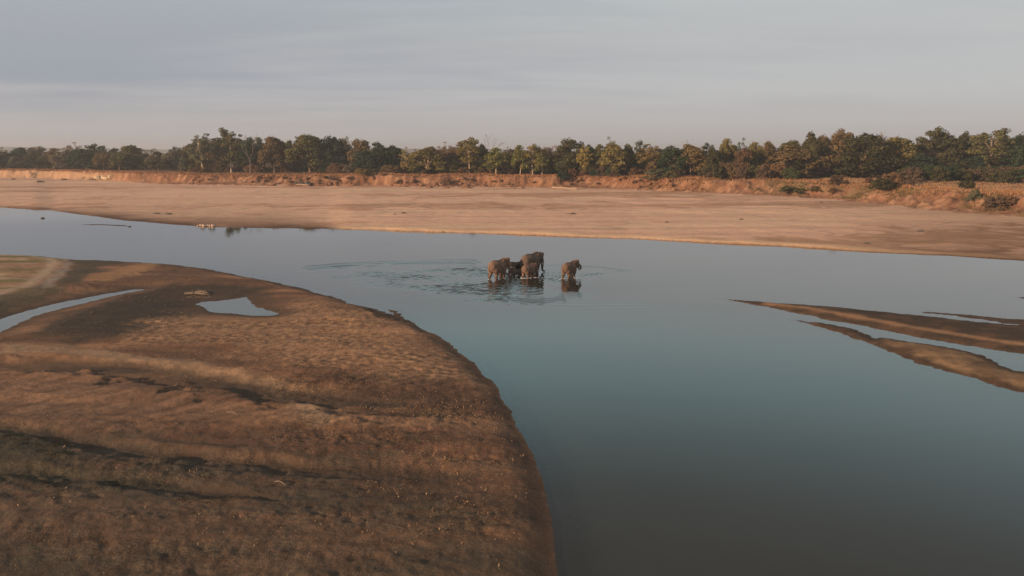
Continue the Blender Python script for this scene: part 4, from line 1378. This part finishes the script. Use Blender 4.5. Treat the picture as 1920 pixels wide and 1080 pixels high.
M_HIDE = mat_hide()
M_IVORY = mat_plain('ivory', (0.62, 0.55, 0.42), 0.4)
M_EYE = mat_plain('eye', (0.02, 0.012, 0.01), 0.15)
M_TAIL = mat_plain('tail_hair', (0.03, 0.025, 0.022), 0.8)


def blob(bm, c, rx, ry, rz, rot=None):
    mt = Matrix.Translation(Vector(c))
    if rot:
        mt = mt @ Euler(rot).to_matrix().to_4x4()
    mt = mt @ Matrix.Diagonal((rx, ry, rz, 1))
    bmesh.ops.create_icosphere(bm, subdivisions=2, radius=1.0, matrix=mt)


def chain(bm, pts, rads, ysc=1.0, xsc=1.0):
    for (p, q), (a, b) in zip(zip(pts[:-1], pts[1:]), zip(rads[:-1], rads[1:])):
        p, q = Vector(p), Vector(q)
        n = max(2, int((q - p).length / (0.28 * min(a, b))) + 1)
        for i in range(n + 1):
            t = i / n
            rr_ = a + (b - a) * t
            blob(bm, p.lerp(q, t), rr_ * xsc, rr_ * ysc, rr_)


def solid(bm, name, mat, voxel, smooth=6):
    """One continuous skin over the overlapping volumes."""
    me = bpy.data.meshes.new(name)
    bm.to_mesh(me)
    bm.free()
    tmp = bpy.data.objects.new('tmp', me)
    col.objects.link(tmp)
    rm = tmp.modifiers.new('remesh', 'REMESH')
    rm.mode = 'VOXEL'
    rm.voxel_size = voxel
    sm = tmp.modifiers.new('smooth', 'SMOOTH')
    sm.factor = 0.5
    sm.iterations = smooth
    dg = bpy.context.evaluated_depsgraph_get()
    dg.update()
    out = bpy.data.meshes.new_from_object(tmp.evaluated_get(dg))
    bpy.data.objects.remove(tmp)
    bpy.data.meshes.remove(me)
    out.name = name
    out.materials.clear()
    out.materials.append(mat)
    out.polygons.foreach_set('use_smooth', np.ones(len(out.polygons), bool))
    return out


def elephant(key, yaw, size, colr, label, stride=(0.22, -0.2, 0.24, -0.18), head_turn=0.0, head_drop=0.0, trunk='down', tusks=True, young=0.0, swing=0.0, ear=0.0):
    """An elephant 2.75 m at the shoulder for size 1, facing +X; stride moves the four feet (front left, front right, hind left, hind right)."""
    bm = bmesh.new()
    # trunk of the body: sloping rump, hanging belly, saddle in the back, high shoulder
    blob(bm, (-1.18, 0, 1.82), 0.62, 0.66, 0.78, (0, 0.25, 0))
    blob(bm, (-0.75, 0, 1.80), 0.75, 0.76, 0.86)
    blob(bm, (-0.15, 0, 1.66), 0.85, 0.82, 0.86)
    blob(bm, (0.35, 0, 1.72), 0.75, 0.76, 0.85)
    blob(bm, (0.85, 0, 1.90), 0.58, 0.60, 0.80, (0, -0.2, 0))
    blob(bm, (-1.0, 0, 2.30), 0.48, 0.34, 0.34)
    chain(bm, [(-1.45, 0, 2.22), (-0.8, 0, 2.52), (-0.1, 0, 2.44), (0.5, 0, 2.48), (0.95, 0, 2.58)], [0.16, 0.17, 0.15, 0.16, 0.2], 1.3)
    # shoulders, haunches
    for s in (-1, 1):
        blob(bm, (0.78, s * 0.40, 1.72), 0.40, 0.27, 0.66)
        blob(bm, (-1.05, s * 0.38, 1.55), 0.46, 0.30, 0.62)
    # legs
    fl, fr_, hl, hr = stride
    for s, dx in ((1, fl), (-1, fr_)):
        y = s * 0.40
        chain(bm, [(0.82, y, 1.45), (0.82 + dx * 0.5, y, 0.85), (0.80 + dx * 0.75, y * 0.98, 0.70), (0.82 + dx, y * 0.96, 0.18), (0.85 + dx, y * 0.96, 0.06)],
              [0.33, 0.245, 0.225, 0.20, 0.235])
    for s, dx in ((1, hl), (-1, hr)):
        y = s * 0.38
        chain(bm, [(-1.02, y, 1.35), (-0.92 + dx * 0.55, y, 0.88), (-1.05 + dx * 0.85, y, 0.55), (-1.08 + dx, y, 0.18), (-1.04 + dx, y, 0.06)],
              [0.40, 0.275, 0.215, 0.19, 0.225])
    # neck and head
    piv = Vector((1.05, 0, 2.25))
    hm = Matrix.Translation(piv) @ Euler((0, head_drop, head_turn)).to_matrix().to_4x4()
    hz = 1.0 + 0.12 * young
    H = lambda x, y, z: tuple(hm @ Vector((x, y, z)))
    blob(bm, H(0.05, 0, -0.05), 0.55, 0.46, 0.56)
    blob(bm, H(0.48, 0, 0.10), 0.46 * hz, 0.42 * hz, 0.50 * hz)
    blob(bm, H(0.60, 0, 0.33), 0.34 * hz, 0.34 * hz, 0.30 * hz)
    blob(bm, H(0.62, 0, -0.22), 0.33, 0.31, 0.40)
    blob(bm, H(0.55, 0, -0.52), 0.22, 0.17, 0.17)
    for s in (-1, 1):
        blob(bm, H(0.72, s * 0.24, 0.08), 0.17, 0.11, 0.15)
        chain(bm, [H(0.70, s * 0.17, -0.28), H(0.84, s * 0.19, -0.50)], [0.14, 0.11])
    TR = {
        'down': [(0.80, 0, -0.20), (0.98, 0, -0.58), (1.04, 0, -1.02), (1.00, 0, -1.45), (1.02, 0, -1.80), (1.12, 0, -1.97)],
        'curl': [(0.80, 0, -0.20), (0.98, 0, -0.62), (1.00, 0, -1.08), (0.92, 0, -1.48), (0.74, 0, -1.72), (0.50, 0, -1.70), (0.40, 0, -1.55)],
        'mouth': [(0.80, 0, -0.14), (1.06, 0, -0.32), (1.24, 0, -0.58), (1.20, 0, -0.86), (0.98, 0, -0.92), (0.82, 0, -0.76), (0.80, 0, -0.62)],
        'reach': [(0.80, 0, -0.20), (1.02, 0, -0.56), (1.14, 0, -0.98), (1.22, 0, -1.32), (1.40, 0, -1.52), (1.62, 0, -1.52)],
    }[trunk]
    tr_pts = [H(x, y + swing * max(0, -z - 0.3), z) for x, y, z in TR]
    rad = [0.27, 0.205, 0.165, 0.135, 0.11, 0.095, 0.08][:len(tr_pts)]
    chain(bm, tr_pts, rad)
    # ears, swept back against the shoulder
    es = 1.0 - 0.12 * young
    for s in (-1, 1):
        fl_ = 0.30 + ear
        for (ax, az, sx, sz) in ((0.02, 0.12, 0.40, 0.46), (-0.14, -0.10, 0.40, 0.50), (-0.04, -0.42, 0.24, 0.36)):
            c = H(0.20 + ax * es, s * (0.47 + fl_ * (0.18 - ax) * 0.7), az)
            blob(bm, c, sx * es, 0.055, sz * es, (0.10 * s, 0.12 + head_drop, head_turn - s * (0.35 + ear)))
    # tail
    chain(bm, [(-1.72, 0, 2.05), (-1.88, 0.03, 1.65), (-1.90, 0.05, 1.05)], [0.075, 0.055, 0.04])
    body_me = solid(bm, 'body', M_HIDE, 0.038)
    e = bpy.data.objects.new('elephant', None)
    col.objects.link(e)
    tag(e, label, 'elephant', 'elephants wading in the river')
    w = EL_W[key]
    e.location = (w[0], w[1], -WADE)
    e.rotation_euler = (0, 0, yaw)
    e.scale = (size, size, size)
    b = link('body', body_me, e)
    b.color = (*colr, 1)
    if tusks:
        for s in (-1, 1):
            tb = Tubes()
            tb.tube([H(0.80, s * 0.19, -0.45), H(0.98, s * 0.23, -0.70), H(1.20, s * 0.24, -0.82), H(1.38, s * 0.21, -0.78)], [0.065, 0.06, 0.045, 0.012], 8)
            link('tusk', tb.mesh('tusk', M_IVORY), e)
    for s in (-1, 1):
        q = bmesh.new()
        blob(q, H(0.845, s * 0.285, 0.10), 0.035, 0.03, 0.035)
        em = bpy.data.meshes.new('eye')
        q.to_mesh(em); q.free()
        em.materials.append(M_EYE)
        link('eye', em, e)
    tb = Tubes()
    for i in range(7):
        a = i * 0.9
        tb.tube([(-1.90, 0.05, 1.10), (-1.90 + 0.03 * math.cos(a), 0.05 + 0.03 * math.sin(a), 0.92), (-1.91 + 0.05 * math.cos(a), 0.06 + 0.05 * math.sin(a), 0.76)], [0.022, 0.018, 0.004], 5)
    link('tail_tuft', tb.mesh('tail_tuft', M_TAIL), e)
    return e


RED = (0.200, 0.105, 0.062)
elephant('left_cow', R(52), 0.92, (0.185, 0.115, 0.080), 'reddish dusty grown elephant at the left of the group, its trunk tip curled in',
         (0.25, -0.12, -0.3, 0.28), head_turn=-0.72, ear=0.2, head_drop=0.0, trunk='curl', swing=0.0)
elephant('dark_young', R(12), 0.66, (0.022, 0.020, 0.020), 'dark wet half-grown elephant between the left cow and the biggest elephant', (0.3, -0.15, -0.28, 0.2), head_drop=0.3, trunk='down', young=0.6)
elephant('calf', R(25), 0.40, (0.105, 0.082, 0.070), 'grey baby elephant, smallest of the herd, half sunk in the water', (0.1, -0.1, -0.1, 0.1), head_drop=0.2, trunk='down', tusks=False, young=1.0)
elephant('big_cow', R(54), 1.05, (0.130, 0.090, 0.066), 'biggest elephant of the group, seen behind the reddish half-grown one', (0.2, -0.2, -0.25, 0.2), head_turn=-0.55, head_drop=0.3, trunk='reach', ear=0.2)
elephant('front_young', R(48), 0.68, (0.175, 0.106, 0.076), 'reddish half-grown elephant walking close in front of the biggest one', (0.3, -0.2, -0.25, 0.3), head_turn=-0.2, ear=0.15, head_drop=0.2, trunk='down', young=0.5)
elephant('right_young', R(54), 0.80, (0.155, 0.097, 0.068), 'lone reddish-brown elephant at the right with its trunk curled to its mouth', (0.3, -0.25, -0.3, 0.28), head_turn=-0.62, ear=0.15, trunk='mouth', tusks=False, young=0.3)

# foam round the wading legs
def foam_mesh(spots, r):
    V, Fs = [], []
    for (x0, y0, sx, sy, n) in spots:
        for _ in range(n):
            cx, cy = x0 + r.normal(0, sx), y0 + r.normal(0, sy)
            m_ = r.uniform(0.03, 0.11)
            k = len(V)
            hz = r.uniform(0.02, 0.07)
            ring = 7
            for j in range(ring):
                a = 2 * math.pi * j / ring
                q = m_ * r.uniform(0.6, 1.3)
                V.append((cx + 1.6 * q * math.cos(a), cy + q * math.sin(a), -0.01))
            V.append((cx, cy, hz))
            for j in range(ring):
                Fs.append((k + j, k + (j + 1) % ring, k + ring))
    me = bpy.data.meshes.new('foam')
    me.from_pydata(V, [], Fs)
    me.polygons.foreach_set('use_smooth', np.ones(len(Fs), bool))
    return me


r = np.random.default_rng(5)
spots = []
for px, py, sx, sy, n in ((984, 521.5, 0.35, 0.25, 26), (1057, 522.5, 0.2, 0.15, 14), (926, 524, 0.35, 0.2, 12), (945, 521, 0.5, 0.25, 14), (1000, 520.5, 0.5, 0.25, 14), (1075, 520.5, 0.6, 0.25, 16), (962, 518, 0.4, 0.2, 8)):
    w = ground_at(px, py)
    spots.append((w[0], w[1], sx, sy, n))
me = foam_mesh(spots, r)
me.materials.append(mat_plain('foam', (0.75, 0.72, 0.68), 0.5))
o = link('foam', me)
tag(o, 'white foam and splashes round the wading legs of the elephants', 'foam', kind='stuff')


# ------------------------------------------------------------------ driftwood, clods and stones
M_WOOD = mat_plain('bleached_wood', (0.34, 0.24, 0.17), 0.9)
M_GREYWOOD = mat_plain('grey_wood', (0.20, 0.145, 0.105), 0.9)
M_DARKWOOD = mat_plain('dark_wood', (0.07, 0.05, 0.038), 0.9)
M_CLOD = mat_plain('red_clod', (0.235, 0.115, 0.06), 0.95)
M_STONE = mat_plain('pale_stone', (0.50, 0.36, 0.28), 0.9)
M_PALECLOD = mat_plain('pale_clod', (0.56, 0.42, 0.27), 0.95)
M_MUD = mat_plain('wet_mud', (0.085, 0.07, 0.058), 0.6)


def rock_mesh(name, mat, seed, flat=0.7, sub=2):
    bm = bmesh.new()
    bmesh.ops.create_icosphere(bm, subdivisions=sub, radius=1.0)
    r = np.random.default_rng(seed)
    o3 = r.uniform(-9, 9, 3)
    for v in bm.verts:
        c = v.co
        q = 1 + 0.30 * float(perlin(np.array([c.x * 1.3 + o3[0]]), np.array([c.y * 1.3 + c.z + o3[1]]), seed)[0]) + 0.22 * float(perlin(np.array([c.z * 2.1 + o3[2]]), np.array([c.x * 1.9 - c.y]), seed + 1)[0])
        v.co = Vector((c.x * q, c.y * q, c.z * q * flat))
    me = bpy.data.meshes.new(name)
    bm.to_mesh(me); bm.free()
    me.materials.append(mat)
    return me


CLODS = [rock_mesh('clod', M_CLOD, 31 + i) for i in range(4)]
PALE = [rock_mesh('pale_clod', M_PALECLOD, 51 + i) for i in range(3)]
STONES = [rock_mesh('stone', M_STONE, 61 + i) for i in range(3)]


def put(name, me, px, py, size, label, cat, group=None, zg=0.0, sc=(1, 1, 1), rz=None):
    o = bpy.data.objects.new(name, me)
    col.objects.link(o)
    p = ray_ground(px, py)
    z = z_at(p[0], p[1])
    o.location = (p[0], p[1], max(z, -0.1) + size * sc[2] * 0.25)
    o.scale = (size * sc[0], size * sc[1], size * sc[2])
    o.rotation_euler = (0, 0, rr.uniform(0, 6.28) if rz is None else rz)
    tag(o, label, cat, group)
    return o


rr = random.Random(4)
for x0, x1, y0, y1, n, lab in ((618, 666, 340, 347, 16, 'reddish earth clod in the fallen heap left of the dark gullies'),
                               (738, 792, 340, 349, 18, 'reddish earth clod in the heap below the dark gullies of the cut bank'),
                               (800, 852, 341, 350, 18, 'reddish earth clod in the heap under the cut bank left of the middle'),
                               (862, 912, 344, 351, 14, 'reddish earth clod at the foot of the steepest stretch of the cut bank'),
                               (955, 980, 346, 351, 8, 'reddish earth clod in the small heap right of the steepest cut'),
                               (1190, 1320, 340, 357, 26, 'reddish earth clod lying on the sloping bank right of the middle'),
                               (500, 600, 338, 346, 12, 'reddish earth clod under the bank below the broad olive crown'),
                               (360, 392, 336, 344, 8, 'reddish earth clod under the bank below the leftmost white trunk')):
    for _ in range(n):
        px, py = rr.uniform(x0, x1), rr.uniform(y0, y1)
        put('earth_clod', rr.choice(CLODS), px, py + 2.5, rr.uniform(0.35, 0.95), lab, 'clod', 'clods fallen from the cut bank', 0.9, (1.2, 1, 0.9))
for _ in range(13):
    put('pale_clod', rr.choice(PALE), rr.uniform(181, 212), rr.uniform(334, 338.5), rr.uniform(0.7, 1.7), 'pale sandy lump in the whitish heap under the far left bank', 'clod', 'whitish heap under the far left bank', 0.8)
for i in range(11):
    put('stone', rr.choice(STONES), 371 + i * 3.2 + rr.uniform(-0.8, 0.8), 424 + rr.uniform(-0.7, 0.9), rr.uniform(0.22, 0.42), 'small pinkish stone in the row lying at the far waterline', 'stone', 'pinkish stones at the far waterline', 0.0)
MUDS = [rock_mesh('mud_hump', M_MUD, 71 + i, 0.45) for i in range(2)]
put('mud_hump', MUDS[0], 81, 420.5, 0.5, 'dark round hump in the water at the far left', 'mud hump', None, 0.0)
put('mud_hump', MUDS[1], 243, 428.5, 0.4, 'small dark hump in the water below the thin dark mud bar', 'mud hump', None, 0.0)


def log(name, mat, px0, py0, px1, py1, zg, r0, r1, label, bend=0.4, cat='log', limbs=0):
    a, b = np.array(ray_ground(px0, py0)), np.array(ray_ground(px1, py1))
    mid = (a + b) / 2
    e = bpy.data.objects.new(name, None)
    col.objects.link(e)
    e.location = (mid[0], mid[1], z_at(mid[0], mid[1]))
    tag(e, label, cat)
    A, B = Vector((*(a - mid), r0 * 0.6)), Vector((*(b - mid), r1 * 0.6))
    tb = Tubes()
    m1, m2 = A.lerp(B, 0.35) + Vector((0, bend, 0.08)), A.lerp(B, 0.7) + Vector((0, -bend * 0.4, 0.12))
    tb.tube([A, m1, m2, B], [r0, r0 * 0.9, (r0 + r1) / 2, r1], 8)
    link('stem', tb.mesh('stem', mat), e)
    for i in range(limbs):
        t = 0.3 + 0.6 * i / max(1, limbs)
        s = A.lerp(B, t) + Vector((0, bend * (0.6 - t), 0.1))
        tb = Tubes()
        ln = (B - A).length * 0.17
        tip = s + Vector((rr.uniform(-0.5, 0.8) * ln, rr.uniform(-0.5, 0.5) * ln, rr.uniform(0.5, 1.0) * ln))
        tb.tube([s, s.lerp(tip, 0.5) + Vector((0, 0.1 * ln, 0.05 * ln)), tip], [r1 * 0.8, r1 * 0.6, r1 * 0.25], 6)
        link('branch', tb.mesh('branch', mat), e)
    return e


log('log', M_WOOD, 1036, 353.5, 1082, 355.8, 0.9, 0.42, 0.22, 'long whitish log lying at the foot of the bank in the middle', 0.5)
log('log', M_WOOD, 518, 348.5, 545, 347.5, 0.9, 0.30, 0.16, 'pale log at the foot of the bank below the brown-olive tree', 0.4, limbs=1)
log('log', M_WOOD, 556, 349.0, 580, 349.5, 0.9, 0.34, 0.2, 'short pale log beside the dark brush pile under the bank', 0.3)
log('dead_branch', M_DARKWOOD, 70, 342, 84, 342.2, 0.9, 0.5, 0.2, 'dark stranded tree stump below the pale cut at the far left', 0.3, 'driftwood', 3)
log('dead_branch', M_DARKWOOD, 116, 337.5, 128, 336.5, 0.9, 0.3, 0.12, 'dark snag left of the whitish heap under the far left bank', 0.3, 'driftwood', 3)
log('dead_branch', M_DARKWOOD, 22, 336.5, 30, 336.5, 0.9, 0.35, 0.12, 'dark snag nearest the left edge under the far bank', 0.3, 'driftwood', 2)
log('dead_branch', M_DARKWOOD, 168, 337.8, 180, 337.6, 0.9, 0.5, 0.3, 'dark heap of driftwood touching the left end of the whitish heap', 0.3, 'driftwood', 2)
log('dead_branch', M_DARKWOOD, 390, 341, 400, 340, 1.8, 0.35, 0.14, 'dark snag on the bank below the leftmost white trunk', 0.3, 'driftwood', 3)
log('dead_branch', M_WOOD, 1600, 372, 1607, 368, 1.0, 0.12, 0.06, 'thin leaning stick on the lower slope of the right bank', 0.1, 'driftwood', 1)
log('dead_branch', M_DARKWOOD, 1514, 366, 1517, 362, 1.0, 0.16, 0.08, 'short dark stump on the slope below the low brown bush', 0.1, 'driftwood', 1)
log('dead_branch', M_GREYWOOD, 514, 904, 536, 911, 0.3, 0.03, 0.012, 'dry forked branch lying on the near sandbank at the bottom', 0.08, 'driftwood', 4)
log('dead_branch', M_GREYWOOD, 426, 775, 446, 779, 0.3, 0.032, 0.012, 'bleached twig on the near sandbank below the long dark hollow', 0.08, 'driftwood', 3)
e = log('driftwood', M_GREYWOOD, 346, 553, 394, 553.5, 0.25, 0.16, 0.06, 'weathered driftwood log with pale stubs beside the pool on the near sandbank', 0.35, 'driftwood', 4)
log('dead_branch', M_GREYWOOD, 368, 549.5, 392, 551.5, 0.3, 0.12, 0.06, 'short pale branch lying behind the weathered driftwood log by the pool', 0.2, 'driftwood', 2)
for _ in range(9):
    px = rr.uniform(556, 582)
    put('brush_heap', MUDS[0], px, rr.uniform(343, 347), rr.uniform(0.5, 1.0), 'dark lump in the brush pile under the bank below the broad olive crown', 'debris', 'dark brush pile under the bank', 1.2, (1, 1, 1.6))
for px, py, s in ((757, 400, 0.5), (740, 402, 0.35), (1074, 401, 0.55), (1250, 417, 0.4), (1390, 412, 0.4), (1540, 380, 0.4), (1726, 434, 0.45), (294, 401, 0.6), (316, 402, 0.7), (1625, 457, 0.4)):
    put('dark_clod', MUDS[1], px, py, s, {757: 'dark clod on the far sandbar left of the middle', 740: 'small dark clod beside another on the far sandbar left of the middle', 1074: 'dark clod on the far sandbar above the lone right elephant',
        1250: 'dark clod on the far sandbar right of the lone elephant', 1390: 'dark clod on the far sandbar above the tip of the long spit', 1540: 'dark clod near the foot of the right bank',
        1726: 'dark clod on the far sandbar near the right edge of the photo', 294: 'left one of two dark clods above the pinkish stones', 316: 'right one of two dark clods above the pinkish stones', 1625: 'dark clod near the far waterline at right'}[px], 'clod', None, 0.6, (1.6, 1, 0.7))


# ------------------------------------------------------------------ haze
def haze():
    m = bpy.data.materials.new('haze')
    m.use_nodes = True
    nt = NT(m.node_tree)
    pv = nt.n('ShaderNodeVolumePrincipled')
    pv.inputs['Color'].default_value = (0.80, 0.82, 0.86, 1)
    pv.inputs['Density'].default_value = HAZE
    pv.inputs['Anisotropy'].default_value = 0.2
    out = nt.n('ShaderNodeOutputMaterial')
    m.node_tree.links.new(pv.outputs[0], out.inputs['Volume'])
    bm = bmesh.new()
    bmesh.ops.create_cube(bm, size=1.0, matrix=Matrix.Translation((0, 2050, 22)) @ Matrix.Diagonal((9000, 4500, 50, 1)))
    me = bpy.data.meshes.new('haze')
    bm.to_mesh(me); bm.free()
    me.materials.append(m)
    link('haze', me, kind='stuff')
    bpy.data.objects['haze']['label'] = 'thin pale evening haze over the river and the wood'
    bpy.data.objects['haze']['category'] = 'haze'


HAZE = 0.00027
haze()
